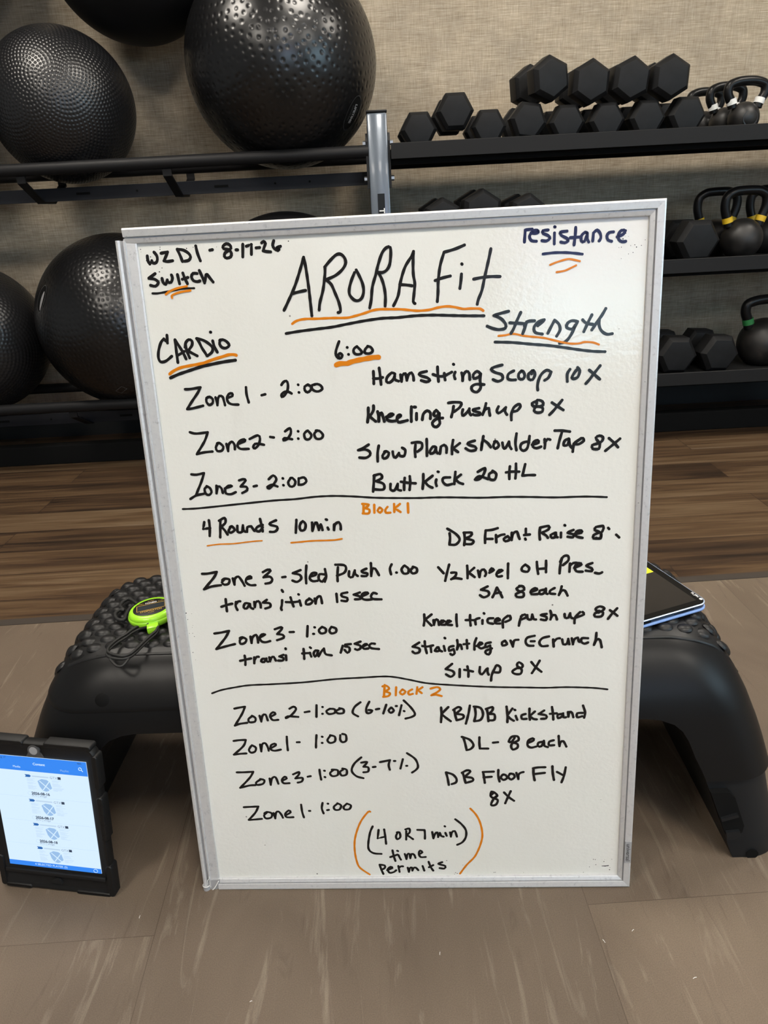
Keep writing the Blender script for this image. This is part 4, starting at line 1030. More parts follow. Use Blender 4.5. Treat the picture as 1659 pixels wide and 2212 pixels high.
# each line: label | ink | width in tenths of mm | strokes; points in 0.1 mm from the bottom centre, ! marks a sharp turn
WRITING = '''
week and day code|k|32|-2790,8670 -2790,8623 -2772,8581 -2744,8616! -2732,8589 -2697,8592 -2677,8627 -2681,8671 -2707,8707;-2626,8691 -2577,8698 -2548,8701! -2573,8656 -2603,8607! -2565,8598 -2501,8604;-2433,8725 -2406,8653 -2388,8591;-2433,8725 -2362,8712 -2304,8672 -2288,8633 -2313,8600 -2361,8592;-2214,8750 -2203,8672 -2179,8588;-2056,8696 -2025,8700
date|k|32|-1832,8690 -1894,8706 -1897,8734 -1859,8756 -1820,8741 -1810,8707 -1845,8679 -1882,8659 -1895,8622 -1868,8601 -1823,8613 -1810,8650 -1827,8684;-1754,8685 -1734,8684;-1669,8741 -1683,8606;-1631,8718 -1571,8734! -1581,8628;-1520,8695 -1479,8697;-1451,8746 -1427,8759 -1409,8736 -1427,8697 -1442,8659! -1406,8650 -1357,8644;-1311,8761 -1327,8713 -1310,8675 -1272,8654 -1281,8684 -1239,8698 -1267,8678 -1274,8689 -1259,8664 -1282,8668
word switch|k|32|-2724,8473 -2805,8425! -2738,8412 -2699,8373 -2739,8335 -2795,8347;-2650,8417 -2643,8372 -2615,8349 -2590,8397! -2585,8372 -2549,8370 -2527,8414 -2535,8449;-2464,8450 -2451,8348;-2399,8464 -2385,8412 -2359,8344;-2413,8396 -2370,8406 -2345,8413;-2233,8451 -2280,8454 -2303,8418 -2284,8375 -2239,8361 -2209,8369;-2203,8482 -2179,8417 -2157,8344! -2144,8386 -2130,8432 -2114,8433! -2088,8393 -2056,8349
black underline of switch|k|22|-2784,8257 -2723,8254 -2643,8263 -2535,8278 -2416,8292 -2285,8291
orange underlines of switch|o|22|-2628,8237 -2578,8270 -2500,8296 -2425,8310 -2368,8317;-2556,8196 -2561,8217 -2530,8235 -2448,8256 -2332,8268
title aurora style word|k|32|-1257,7995 -1192,8106 -1110,8255 -1036,8427 -983,8567! -967,8456 -950,8248 -941,8054 -935,7919;-1147,8177 -1065,8193 -988,8205;-746,8445 -752,8366 -785,8200 -830,8065 -845,7980;-749,8449 -686,8513 -615,8572 -564,8582 -521,8548 -504,8488 -542,8419 -631,8352 -747,8310! -688,8259 -645,8153 -610,8054 -597,7981 -601,7948 -627,7941;-410,8373 -451,8288 -481,8193 -478,8129 -431,8074 -381,8064 -337,8098 -316,8170 -327,8258 -371,8364 -389,8400;-256,7977 -233,8069 -213,8205 -168,8338 -132,8455 -84,8570 -31,8625 10,8623 14,8549 -4,8440 -45,8379 -96,8358 -141,8364! -107,8303 -79,8206 -68,8094 -76,7989
title letters continued|k|32|21,7987 79,8097 112,8245 171,8406 254,8524 273,8568! 264,8459 262,8320 275,8221 262,8105 251,8022 270,8000;102,8217 180,8209 244,8197;527,8009 538,8109 545,8241 571,8403 618,8543! 682,8556 759,8576 849,8608;509,8242 596,8267 683,8283;815,8408 819,8404;810,8298 801,8212 789,8142;1145,8553 1118,8434 1072,8248 1040,8110 999,8012 985,7959;948,8236 1042,8250 1145,8255 1247,8250
orange underline of title|o|26|-1173,7839 -1119,7870 -1023,7886 -869,7883 -699,7883 -529,7878 -426,7895 -323,7919 -220,7947 -135,7955 -17,7950 101,7944 210,7929 310,7918 436,7923 521,7941 630,7952 722,7940 821,7915 896,7915 971,7912 1021,7906 1054,7884
black underline of title|k|30|-1255,7732 -1103,7750 -879,7768 -706,7781 -534,7806 -328,7834 -115,7853 62,7853 266,7864 476,7862 686,7848 886,7835 1062,7827
word resistance|b|30|1521,8606 1525,8671 1529,8732! 1549,8735 1606,8738;1593,8699 1646,8692 1674,8702 1662,8722 1614,8717 1577,8665 1598,8618 1654,8608;1783,8720 1726,8715 1727,8688 1783,8662 1803,8631 1767,8606 1715,8612;1855,8750 1859,8748;1854,8685 1853,8571;1992,8698 1920,8690 1928,8659 1993,8621 2005,8594 1969,8576 1925,8586;2087,8731 2085,8659 2073,8548;2029,8627 2089,8628 2145,8629;2217,8663 2193,8676 2153,8640 2154,8586 2187,8581 2217,8652! 2218,8606 2235,8571;2279,8580 2285,8664! 2324,8692 2361,8652 2367,8606 2351,8577;2505,8664 2457,8659 2434,8626 2447,8583 2488,8566;2547,8609 2610,8632 2636,8669 2592,8675 2562,8635 2567,8581 2604,8556 2644,8558
dark underline of resistance|b|26|1728,8469 1857,8477 1987,8472 2092,8459 2169,8446
orange underlines of resistance|o|20|1810,8348 1891,8376 2004,8401 2061,8394 2142,8373;1884,8267 1973,8278 2038,8302 2102,8330
word strength|k|32|1344,7864 1258,7847 1176,7825! 1257,7786 1309,7723 1304,7676 1236,7665 1169,7678 1097,7709;1483,7846 1439,7755 1400,7662 1371,7616;1358,7735 1439,7727 1526,7718;1550,7736 1536,7685 1506,7606;1526,7694 1564,7740 1641,7745;1680,7687 1747,7741 1742,7750 1680,7725 1637,7671 1651,7613 1733,7591;1796,7597 1824,7653 1871,7740! 1920,7695 1935,7629 1897,7560;2111,7677 2074,7632 2011,7653 2020,7700 2072,7726 2134,7713! 2102,7649 2056,7557 1999,7493 1932,7477;2295,7781 2254,7699 2208,7597;2191,7730 2235,7690 2312,7673;2450,7843 2405,7766 2359,7703 2299,7612;2382,7730 2379,7665 2409,7598 2468,7557 2534,7559
orange underline of strength|o|22|1226,7593 1313,7598 1371,7609 1429,7604 1506,7584 1603,7568 1748,7547 1873,7513 1989,7482 2086,7466 2163,7467 2220,7479 2317,7470 2385,7443
black underline of strength|k|30|1186,7525 1390,7511 1603,7483 1797,7460 1990,7427 2184,7390 2329,7369 2459,7359
word cardio|k|32|-2675,7777 -2680,7687! -2717,7737! -2757,7697 -2796,7608 -2811,7523 -2791,7473 -2729,7477 -2647,7532;-2585,7721 -2585,7644 -2585,7540 -2583,7454;-2585,7721 -2550,7655 -2507,7569 -2479,7492;-2582,7536 -2528,7560 -2492,7581;-2464,7664 -2460,7593 -2434,7503;-2475,7629 -2458,7683 -2421,7714 -2385,7699 -2389,7648 -2444,7585! -2387,7550 -2340,7522;-2325,7723 -2303,7689 -2272,7610 -2239,7550 -2223,7517;-2325,7723 -2248,7700 -2186,7658 -2147,7611 -2157,7560 -2216,7517;-2135,7688 -2123,7623 -2094,7554;-2151,7789 -2147,7788;-2044,7694 -2056,7646 -2030,7606 -1984,7598 -1944,7628 -1969,7671 -2013,7696 -2051,7688
orange underline of cardio|o|32|-2699,7324 -2643,7361 -2543,7397 -2404,7417 -2280,7435 -2154,7472 -2029,7502 -1960,7519 -1899,7519 -1870,7508
black underline of cardio|k|34|-2695,7278 -2594,7316 -2439,7359 -2298,7396 -2146,7422 -2023,7440 -1886,7453
time six minutes|k|30|-636,7613 -658,7564 -681,7502 -682,7457 -657,7422 -624,7423 -608,7454 -630,7477 -651,7465 -651,7438;-545,7542 -543,7540;-535,7461 -532,7459;-428,7547 -459,7529 -473,7498 -459,7465 -422,7455 -385,7462 -376,7484 -396,7512 -428,7545;-301,7542 -331,7514 -342,7483 -329,7464 -288,7460 -255,7474 -247,7501 -270,7534 -304,7544
thick orange underline of the time|o|52|-686,7344 -643,7358 -554,7355! -507,7372 -422,7389 -310,7404 -235,7413 -179,7412
zone one line|k|30|-2534,7136 -2469,7136 -2344,7151! -2386,7086 -2467,6988 -2537,6897! -2464,6904 -2337,6930;-2256,7030 -2284,7021 -2290,6974 -2260,6936 -2217,6958 -2211,7005 -2245,7033 -2277,7024;-2175,7023 -2166,6976 -2162,6929! -2150,6996 -2125,7038 -2089,7027 -2077,6979 -2069,6925;-2018,7014 -1968,7032 -1968,7062 -2007,7057 -2036,7011 -2025,6957 -1980,6931 -1905,6925;-1792,7128 -1793,7041 -1776,6946;-1611,7025 -1566,7035
two minutes beside zone one|k|30|-1361,7137 -1335,7170 -1299,7182 -1282,7148 -1292,7075 -1332,7014 -1368,6996 -1368,7027 -1328,7054 -1282,7052 -1247,7031;-1160,7132 -1158,7130;-1158,7041 -1155,7039;-1040,7129 -1082,7106 -1083,7061 -1054,7037 -1017,7058 -1005,7102 -1040,7126;-961,7123 -990,7119 -998,7080 -966,7050 -921,7042 -873,7069 -887,7109 -926,7130 -966,7126
zone two line|k|30|-2539,6613 -2464,6593 -2318,6604! -2370,6495 -2484,6337! -2392,6356 -2285,6363;-2206,6466 -2238,6412 -2223,6367 -2167,6370 -2145,6419 -2189,6466 -2218,6461;-2102,6451 -2090,6361! -2075,6439 -2032,6476 -2003,6436 -2004,6380;-1941,6450 -1871,6476 -1875,6498 -1932,6483 -1966,6424 -1931,6383 -1832,6379;-1808,6501 -1704,6541 -1680,6501 -1705,6425 -1753,6382 -1774,6399 -1748,6437 -1693,6435 -1638,6422;-1552,6516 -1508,6508;-1364,6577 -1301,6613 -1295,6552 -1345,6482 -1391,6468 -1377,6495 -1285,6477;-1205,6573 -1202,6570;-1210,6483 -1207,6480;-1096,6572 -1132,6535 -1120,6474 -1071,6472 -1045,6520 -1084,6575;-975,6567 -1009,6530 -988,6474 -928,6472 -903,6515 -943,6566 -986,6571
zone three line|k|30|-2583,6086 -2522,6079 -2423,6096! -2467,5989 -2555,5820!;-2633,5770 -2556,5812 -2455,5832;-2398,5924 -2437,5894 -2429,5831 -2390,5814 -2355,5849 -2369,5902 -2407,5929;-2284,5930 -2293,5831! -2265,5919 -2226,5897 -2213,5833;-2181,5890 -2090,5918 -2131,5924 -2176,5884 -2172,5827 -2112,5814 -2048,5838;-1991,5987 -1938,6000 -1909,5984 -1979,5908! -1908,5901 -1902,5859 -1967,5824;-1815,5904 -1774,5911;-1618,5988 -1558,6033 -1522,5985 -1570,5914 -1625,5869 -1643,5891 -1580,5915 -1516,5891;-1442,5994 -1438,5990;-1442,5907 -1438,5904;-1339,5994 -1379,5938 -1358,5886 -1312,5889 -1287,5945 -1323,5993 -1349,5989;-1243,5985 -1250,5902! -1194,5906 -1150,5945 -1177,5993 -1244,5980
divider under the warm up|k|24|-2747,5642 -2541,5645 -2055,5679 -1591,5711 -1315,5720 -1057,5741 -838,5744 -584,5729 -314,5703 -43,5689 244,5679 444,5679 677,5671 999,5655 1302,5654 1605,5643 1924,5626 2277,5624 2542,5607
hamstring scoop line|k|32|-250,7251 -250,7167 -252,7104;-180,7287 -172,7199 -166,7092;-255,7167 -196,7164 -142,7175;4,7209 -32,7224 -88,7177 -100,7125 -64,7110 -17,7148 3,7204! 0,7147 44,7123;70,7197 73,7157 80,7117! 92,7187 129,7208 143,7128! 164,7193 201,7214 221,7173 224,7124;380,7223 298,7205 302,7178 386,7148 416,7116 375,7100 313,7120;510,7270 512,7187 518,7098;454,7185 520,7160 582,7159 618,7174 677,7202;588,7192 591,7148 597,7113;717,7200 703,7161 715,7121;697,7293 702,7289;792,7188 804,7139 803,7095! 814,7165 850,7203 881,7180 888,7105;1018,7165 974,7198 929,7160 937,7116 991,7131 1018,7165! 1008,7095 1015,7006 970,6955 916,6975 908,7020 962,7048 1056,7040
hamstring scoop line|k|32|1269,7259 1176,7238 1140,7214 1184,7177 1263,7147 1272,7094 1218,7070 1161,7094;1405,7185 1343,7152 1334,7100 1369,7081 1426,7080;1497,7181 1462,7147 1466,7094 1510,7084 1533,7127 1511,7176 1489,7177;1634,7175 1577,7142 1581,7081 1625,7074 1652,7130 1634,7179 1607,7167 1612,7141;1766,7060 1810,7088 1840,7153! 1792,7177 1731,7136 1696,7067 1683,6997 1687,6948;2059,7174 2029,7123 2031,7035;2147,7192 2173,7152 2153,7083 2109,7063 2083,7077 2108,7128 2138,7166;2283,7156 2336,7110 2408,7045;2408,7202 2336,7110 2285,7042 2247,7000
kneeling pushup line|k|34|-333,6821 -338,6735 -351,6649;-269,6844 -271,6797 -299,6746 -326,6722! -289,6688 -253,6655;-223,6772 -214,6717 -214,6653! -203,6730 -176,6754 -160,6702 -147,6650;-121,6704 -76,6705 -37,6729 -68,6737 -108,6707 -110,6668 -66,6650 -15,6651;15,6682 52,6707 46,6720 20,6714 5,6676 23,6634 68,6638 132,6652;185,6813 180,6720 178,6634;244,6731 241,6654;216,6808 235,6806;311,6651 327,6721 373,6757 410,6730 408,6660;512,6720 481,6759 451,6722 460,6690 492,6695 518,6719! 513,6656 520,6598 481,6557 443,6569 431,6608 464,6645 503,6659 557,6662
kneeling pushup line|k|32|628,6840 705,6846 782,6833 762,6781 693,6731;690,6799 678,6736 660,6669;800,6755 789,6702 808,6682 857,6729 877,6762! 876,6718 895,6683;993,6762 925,6750 934,6730 1002,6708 1001,6684 943,6681 919,6692;1076,6816 1060,6749 1035,6683! 1060,6740 1109,6757 1113,6718 1122,6669;1224,6772 1204,6724 1223,6694 1272,6721 1311,6759! 1301,6711 1324,6671;1474,6790 1483,6761 1445,6714 1401,6706;1459,6791 1407,6755 1377,6678 1377,6605;1675,6787 1684,6830 1742,6813 1751,6769 1694,6752 1637,6760 1622,6794 1675,6820;1665,6758 1646,6706 1685,6680 1742,6692 1742,6741 1675,6758;1856,6794 1914,6753 1991,6700;1975,6818 1914,6743 1876,6697 1829,6650
slow plank shoulder tap line|k|32|-352,6374 -414,6338 -484,6310! -398,6315 -344,6287 -342,6244 -396,6211 -473,6218;-229,6356 -247,6266 -251,6162;-152,6280 -189,6229 -174,6194 -130,6210 -110,6261 -143,6284 -165,6276;-62,6276 -56,6224 -28,6201 13,6256! 25,6221 76,6219 92,6288 55,6319;176,6375 245,6381 295,6366 293,6306 240,6265;218,6348 210,6274 212,6201;356,6415 356,6312 353,6208;463,6312 429,6318 393,6267 400,6233 443,6248 467,6308! 465,6265 485,6234;511,6228 526,6314! 565,6334 594,6303 592,6238;676,6390 662,6309 659,6218;756,6348 674,6287! 707,6260 732,6241
slow plank shoulder tap line|k|32|937,6372 858,6350 863,6325 941,6297 947,6260 880,6250 826,6283;1041,6423 1027,6343 1014,6257! 1034,6368 1088,6341 1129,6284;1185,6356 1160,6301 1184,6263 1227,6299 1203,6349 1173,6350;1269,6334 1281,6272 1305,6265 1342,6331 1348,6343! 1354,6294 1377,6253;1439,6438 1426,6328 1438,6235;1595,6401 1571,6261 1523,6225 1486,6258 1499,6313 1559,6335 1589,6321;1625,6295 1703,6317 1691,6348 1643,6325 1637,6270 1680,6250 1734,6267;1775,6357 1782,6302 1776,6246;1776,6314 1811,6356 1841,6348;1894,6456 1978,6453 2074,6437;1984,6447 1955,6344 1933,6240;2063,6352 2016,6329 2004,6274 2052,6279 2069,6345! 2076,6278 2101,6240;2231,6351 2243,6320 2184,6280 2124,6288! 2119,6239 2114,6190;2213,6352 2136,6300;2417,6301 2386,6351 2427,6374 2469,6354 2459,6306 2400,6277 2346,6261 2353,6218 2425,6215 2435,6276;2541,6339 2602,6282 2652,6225;2672,6328 2591,6258 2504,6187
butt kick line|k|32|-302,5990 -315,5880 -327,5783;-309,5983 -227,6001 -210,5952 -286,5914! -194,5876 -197,5806 -305,5810;-106,5872 -109,5803 -63,5787 -18,5869! -22,5800 18,5784;72,5942 62,5866 59,5790;134,5960 137,5877 126,5787;23,5895 117,5878 204,5868;302,5981 298,5885 288,5795;415,5956 319,5884! 357,5834 410,5805;460,5907 452,5866 461,5826;481,6005 489,6002;628,5928 548,5924 539,5876 585,5833 652,5844;696,5994 679,5843;762,5957 694,5905! 733,5862 786,5839;969,5984 1056,6028 1041,5954 987,5894 934,5889 988,5928 1094,5890;1161,5983 1108,5951 1114,5889 1173,5880 1194,5948 1148,5991;1360,6037 1353,5969 1353,5880;1433,6068 1433,5966 1426,5884;1313,5964 1386,5971 1472,5967;1545,6057 1512,5915! 1584,5920 1664,5917
orange block one heading|o|28|-454,5627 -462,5505;-472,5628 -391,5616 -439,5570! -386,5550 -398,5503 -471,5505;-322,5613 -325,5510;-257,5573 -283,5536 -252,5507 -223,5544 -252,5573;-157,5579 -186,5542 -179,5504 -125,5503;-74,5614 -75,5510;-1,5611 -67,5557! 3,5507;98,5617 98,5495
four rounds line|k|32|-2492,5462 -2515,5371! -2425,5380;-2430,5484 -2429,5392 -2443,5276;-2283,5479 -2296,5363 -2309,5253;-2301,5473 -2226,5507 -2221,5446 -2281,5393! -2244,5349 -2210,5286;-2157,5389 -2192,5335 -2166,5310 -2114,5345 -2144,5395 -2169,5383;-2073,5398 -2076,5319 -2022,5317 -2001,5402! -1997,5328 -1957,5315! -1945,5376 -1897,5386! -1862,5324;-1748,5399 -1815,5377 -1843,5335 -1798,5315 -1751,5369;-1775,5479 -1765,5406 -1756,5314;-1572,5454 -1652,5420 -1648,5396 -1568,5369 -1572,5326 -1610,5303 -1663,5305;-1314,5451 -1324,5366 -1335,5281;-1252,5419 -1280,5365 -1267,5310 -1219,5320 -1202,5387 -1234,5430 -1266,5401;-1118,5408 -1121,5299! -1091,5383 -1060,5406 -1039,5308! -1009,5380 -992,5306;-925,5335 -915,5310;-940,5444 -927,5438;-840,5374 -846,5301! -829,5374 -780,5402 -760,5359 -761,5305
orange underline of rounds|o|16|-2489,5145 -2337,5161 -2146,5163 -1978,5178 -1858,5188 -1775,5190
orange underline of ten min|o|20|-1405,5151 -1292,5157 -1138,5167 -961,5167 -843,5169 -754,5182
zone three sled push line|k|32|-2600,4767 -2527,4768 -2405,4788! -2451,4712 -2599,4552! -2493,4588 -2372,4603;-2316,4684 -2353,4641 -2325,4607 -2269,4619 -2253,4677 -2316,4689 -2346,4670;-2206,4690 -2192,4603! -2179,4684 -2130,4712 -2091,4653 -2061,4584;-2024,4675 -1964,4687 -1975,4712 -2023,4689 -2038,4632 -1987,4591 -1919,4589;-1805,4764 -1739,4795 -1704,4780 -1803,4692! -1721,4699 -1692,4660 -1719,4617 -1785,4605;-1558,4686 -1517,4691;-1314,4777 -1417,4737! -1329,4711 -1315,4658 -1373,4616 -1430,4637
zone three sled push line|k|32|-1234,4836 -1250,4712 -1254,4593;-1196,4686 -1127,4702 -1114,4731 -1170,4727 -1204,4663 -1168,4620 -1105,4624;-993,4704 -1071,4712 -1087,4647 -1045,4610 -995,4668;-998,4781 -989,4680 -1011,4609;-860,4836 -749,4826 -725,4778 -757,4720 -848,4687;-829,4799 -842,4699 -845,4610;-688,4742 -693,4671 -649,4663 -615,4751! -613,4704 -581,4673;-464,4770 -526,4742 -511,4718 -456,4705 -470,4670 -531,4672;-404,4844 -403,4756 -408,4668! -392,4756 -353,4766 -308,4676;-139,4818 -164,4760 -152,4683;-84,4705 -78,4704;14,4790 -16,4744 10,4690 65,4694 73,4753 26,4796;141,4774 100,4729 126,4687 176,4703 178,4755 130,4777
first transition line|k|32|-2329,4407 -2330,4318 -2330,4234;-2397,4300 -2311,4327 -2249,4340;-2196,4363 -2207,4305 -2189,4250;-2199,4334 -2167,4368 -2140,4370;-2023,4334 -2078,4340 -2103,4282 -2067,4266 -2015,4329! -2010,4279 -1980,4259;-1956,4356 -1955,4283! -1939,4346 -1900,4365 -1877,4325 -1877,4275;-1788,4381 -1842,4343! -1756,4331 -1752,4282 -1818,4259;-1579,4511 -1567,4486;-1587,4370 -1598,4297 -1611,4258 -1604,4233;-1474,4406 -1461,4342 -1444,4277;-1539,4342 -1452,4337 -1378,4344;-1359,4358 -1353,4319 -1347,4284;-1368,4444 -1363,4440
first transition line|k|32|-1221,4375 -1269,4352 -1278,4304 -1227,4303 -1190,4344 -1232,4382;-1159,4379 -1153,4307! -1130,4385 -1083,4407 -1068,4310;-872,4437 -869,4322;-730,4451 -804,4435 -801,4399 -735,4373 -744,4331 -811,4339;-567,4446 -648,4418! -576,4392 -567,4356 -635,4352;-542,4391 -461,4431 -494,4444 -541,4415 -539,4361 -489,4341 -416,4345;-350,4422 -394,4435 -425,4388 -399,4351 -292,4342
zone three one minute line|k|32|-2532,3921 -2438,3933 -2332,3954! -2392,3856 -2531,3694! -2395,3732 -2272,3761;-2164,3850 -2201,3815 -2196,3762 -2140,3773 -2113,3825 -2164,3856 -2198,3845;-2054,3864 -2048,3770! -2028,3852 -1976,3886 -1960,3832 -1960,3774;-1926,3849 -1857,3888 -1900,3889 -1932,3843 -1910,3790 -1857,3777 -1796,3793;-1720,3960 -1631,3987 -1629,3958 -1694,3890! -1620,3876 -1613,3835 -1703,3802;-1525,3914 -1471,3915;-1281,3994 -1299,3844;-1192,3974 -1187,3972;-1215,3880 -1205,3880;-1090,3977 -1136,3932 -1113,3885 -1053,3895 -1044,3947 -1090,3977;-967,3974 -998,3923 -974,3881 -914,3897 -910,3949 -967,3974
second transition line|k|32|-2159,3590 -2156,3518 -2163,3452;-2228,3514 -2155,3530 -2076,3546;-2031,3562 -2040,3473;-2029,3527 -1998,3567 -1970,3567;-1870,3534 -1924,3536 -1944,3500 -1907,3488 -1869,3540! -1873,3505 -1852,3492;-1829,3557 -1824,3497! -1802,3550 -1769,3561 -1747,3507;-1635,3588 -1692,3565! -1640,3540 -1654,3505 -1714,3506;-1600,3681 -1598,3670;-1603,3581 -1604,3510
second transition line|k|32|-1360,3668 -1359,3590 -1361,3521;-1384,3599 -1332,3602 -1287,3603;-1279,3608 -1274,3580 -1265,3551;-1273,3686 -1262,3676;-1165,3634 -1202,3639 -1231,3595 -1216,3550 -1183,3585 -1172,3634! -1175,3593 -1167,3552! -1129,3617 -1088,3664! -1084,3615 -1064,3578 -991,3562;-836,3698 -851,3650 -869,3598;-727,3720 -802,3713! -804,3685! -753,3672 -748,3623 -780,3595 -814,3637;-596,3752 -675,3722! -603,3692 -605,3652 -644,3632 -673,3645;-582,3675 -513,3706 -535,3714 -574,3679 -554,3646 -498,3649;-409,3715 -453,3720 -485,3689 -457,3652 -358,3637
db front raise line|k|32|580,5269 684,5198 732,5122 681,5056 602,5059! 612,5141 607,5208;791,5202 796,5120 787,5045;784,5210 883,5206 868,5162 796,5135! 902,5101 880,5057 794,5060;1059,5230 1051,5156 1050,5066;1059,5230 1137,5235 1208,5255;1051,5119 1143,5116;1186,5166 1191,5069;1192,5136 1249,5164 1291,5170;1319,5139 1284,5111 1305,5080 1361,5101 1333,5146;1383,5189 1382,5093! 1397,5174 1446,5202 1467,5142 1481,5104;1558,5235 1558,5154;1551,5106 1556,5094;1537,5154 1608,5159;1733,5237 1727,5163 1734,5088;1733,5244 1838,5262 1838,5218 1755,5177! 1811,5138 1832,5107;1923,5171 1867,5143 1881,5106 1930,5119 1930,5171! 1923,5127 1951,5111;1993,5169 1993,5109;2036,5267 2042,5261;2146,5200 2076,5166 2147,5141 2140,5104 2077,5114;2160,5148 2244,5160 2243,5190 2181,5177 2182,5118 2259,5093;2499,5240 2423,5228 2410,5191 2467,5160 2398,5125 2399,5081 2482,5085 2488,5152 2483,5078 2427,5087;2506,5240 2518,5210 2501,5166;2573,5211 2585,5196;2676,5119 2712,5082
half kneel press line|k|32|453,4759 520,4675;593,4791 561,4674 537,4571;617,4680 679,4678 664,4626 615,4591! 670,4604 746,4591;820,4769 825,4681 823,4599;909,4737 838,4673! 879,4642 913,4611;956,4699 975,4609! 991,4690 1032,4711 1059,4658 1045,4622;1101,4665 1156,4700 1129,4723 1108,4694;1197,4654 1266,4689 1225,4697 1190,4640 1210,4609 1259,4615;1338,4782 1335,4679 1334,4583;1555,4760 1514,4725 1513,4681 1582,4664 1603,4715 1555,4760;1698,4792 1705,4712 1717,4630;1814,4803 1815,4723 1815,4649;1712,4697 1808,4701;2011,4833 1992,4732 1986,4629;1991,4783 2031,4854 2085,4860 2093,4801 2026,4738;2114,4757 2109,4647;2114,4728 2155,4763 2202,4762;2169,4697 2257,4738 2223,4761 2176,4711 2197,4652 2273,4642;2392,4755 2319,4721 2387,4683 2388,4646 2313,4656;2430,4623 2484,4611 2518,4627
eight each line|k|32|1077,4480 993,4437! 1083,4412 1089,4360 1026,4331 978,4363;1195,4461 1166,4387 1138,4328;1195,4461 1236,4385 1263,4324;1166,4380 1243,4392;1485,4467 1444,4439 1485,4400 1541,4421 1527,4466 1479,4475;1499,4392 1437,4364 1450,4326 1527,4324 1534,4376 1485,4400;1624,4388 1706,4416 1679,4439 1630,4403 1637,4358 1713,4356;1810,4413 1741,4400 1741,4355 1789,4361 1817,4427! 1817,4368 1838,4352;1927,4431 1872,4396 1872,4359 1934,4349;2016,4451 2003,4392 1983,4333! 2017,4391 2058,4390 2093,4322
kneel tricep line|k|32|254,4115 255,4036 243,3957;350,4112 267,4044! 306,3999 345,3954;372,4032 377,3962! 396,4032 428,4031 442,3960;459,3986 516,4011 476,4021 458,3968 523,3961;540,3984 597,4008 557,4018 539,3966 611,3955;672,4103 670,4024 676,3936;848,4089 847,4019 853,3940;790,4020 847,4019 903,4017 935,4034 968,4042;911,4017 918,3955;1007,4014 1006,3962;1025,4110 1031,4104;1144,4037 1080,4030 1079,3977 1143,3958;1167,3992 1232,4008 1208,4035 1176,4018 1175,3966 1231,3959;1360,4065 1368,4013 1303,3980;1336,4066 1272,4007 1271,3902;1519,4069 1495,4018 1476,3922;1503,4052 1551,4077 1575,4042 1511,4009;1583,4068 1591,4015 1631,4005 1647,4074! 1663,4013 1695,4003;1830,4078 1758,4063 1830,4034 1822,3991 1759,4002;1877,4120 1893,4059 1881,3998! 1901,4050 1941,4057 1965,3996;2060,4071 2068,4019 2108,4018 2131,4078! 2140,4026 2164,4007;2289,4091 2305,4055 2203,4015;2257,4091 2195,4015 2189,3937;2494,4076 2453,4129 2508,4162 2563,4134 2525,4092 2447,4069 2448,4025 2527,4023 2549,4074 2493,4102;2635,4106 2691,4062 2732,4026;2725,4130 2668,4062 2615,3986
straight leg crunch line|k|32|177,3719 88,3661! 174,3632 172,3580 116,3564 85,3591;249,3734 254,3648 271,3560;215,3666 278,3656 357,3671;325,3646 330,3576;411,3643 378,3592 433,3591 427,3643! 441,3599 472,3581;498,3658 512,3589;511,3775 518,3768;624,3655 569,3639 567,3587 623,3612! 637,3551 605,3525 582,3543;674,3740 680,3671 670,3602! 695,3662 719,3670 733,3609;799,3737 804,3616;758,3677 829,3684;925,3759 900,3682 898,3596;923,3647 1002,3679 971,3698 946,3646 985,3611 1032,3627;1111,3694 1048,3678 1048,3626 1103,3651! 1110,3573 1085,3521 1046,3540 1047,3575 1126,3607;1299,3714 1260,3690 1267,3646 1322,3662 1299,3714;1369,3713 1400,3626! 1416,3711 1470,3722;1680,3773 1587,3749 1564,3690 1595,3638 1665,3631;1633,3697 1680,3696;1866,3759 1781,3736 1742,3677 1774,3624 1851,3626;1920,3715 1929,3612;1921,3672 1967,3722 2005,3729;2037,3712 2053,3643 2099,3650 2114,3718! 2130,3641;2160,3725 2177,3639! 2191,3707 2237,3732 2246,3689 2261,3671;2368,3720 2291,3722 2285,3671 2324,3644 2370,3660;2474,3793 2469,3708 2448,3623! 2484,3699 2523,3690 2549,3586
sit up line|k|32|601,3398 515,3324! 607,3291 624,3244 577,3209 518,3247;700,3319 697,3201;802,3357 814,3280 813,3203;760,3307 810,3296 874,3279;967,3343 962,3266 993,3235 1050,3305 1068,3320! 1067,3264 1081,3227;1159,3261 1224,3260 1234,3331 1188,3363 1160,3313 1122,3221 1112,3139;1472,3310 1454,3366 1481,3396 1527,3359 1517,3319 1453,3310 1394,3266 1426,3229 1499,3227 1517,3283 1481,3325;1641,3397 1700,3319 1774,3251;1750,3414 1700,3319 1650,3234
divider above block two|k|24|-2663,3037 -2531,3083 -2344,3119 -2139,3147 -1835,3155 -1410,3172 -967,3210 -627,3223 -329,3234 -171,3221 25,3177 260,3120 572,3086 948,3055 1242,3037 1535,3026 1828,3014 2081,3017 2314,3007 2489,2994 2645,2971
orange block two heading|o|28|-306,3107 -324,2941;-337,3086 -286,3096 -249,3051 -311,3008! -242,2984 -265,2940 -335,2930;-154,3071 -164,2949;-71,3035 -107,2992 -74,2958 -32,3001 -71,3035;58,3032 7,3000 15,2956 65,2966;129,3064 115,2964;198,3062 137,3019! 185,2974;306,3038 396,3058 434,3023 373,2970 313,2938 372,2947 451,2923
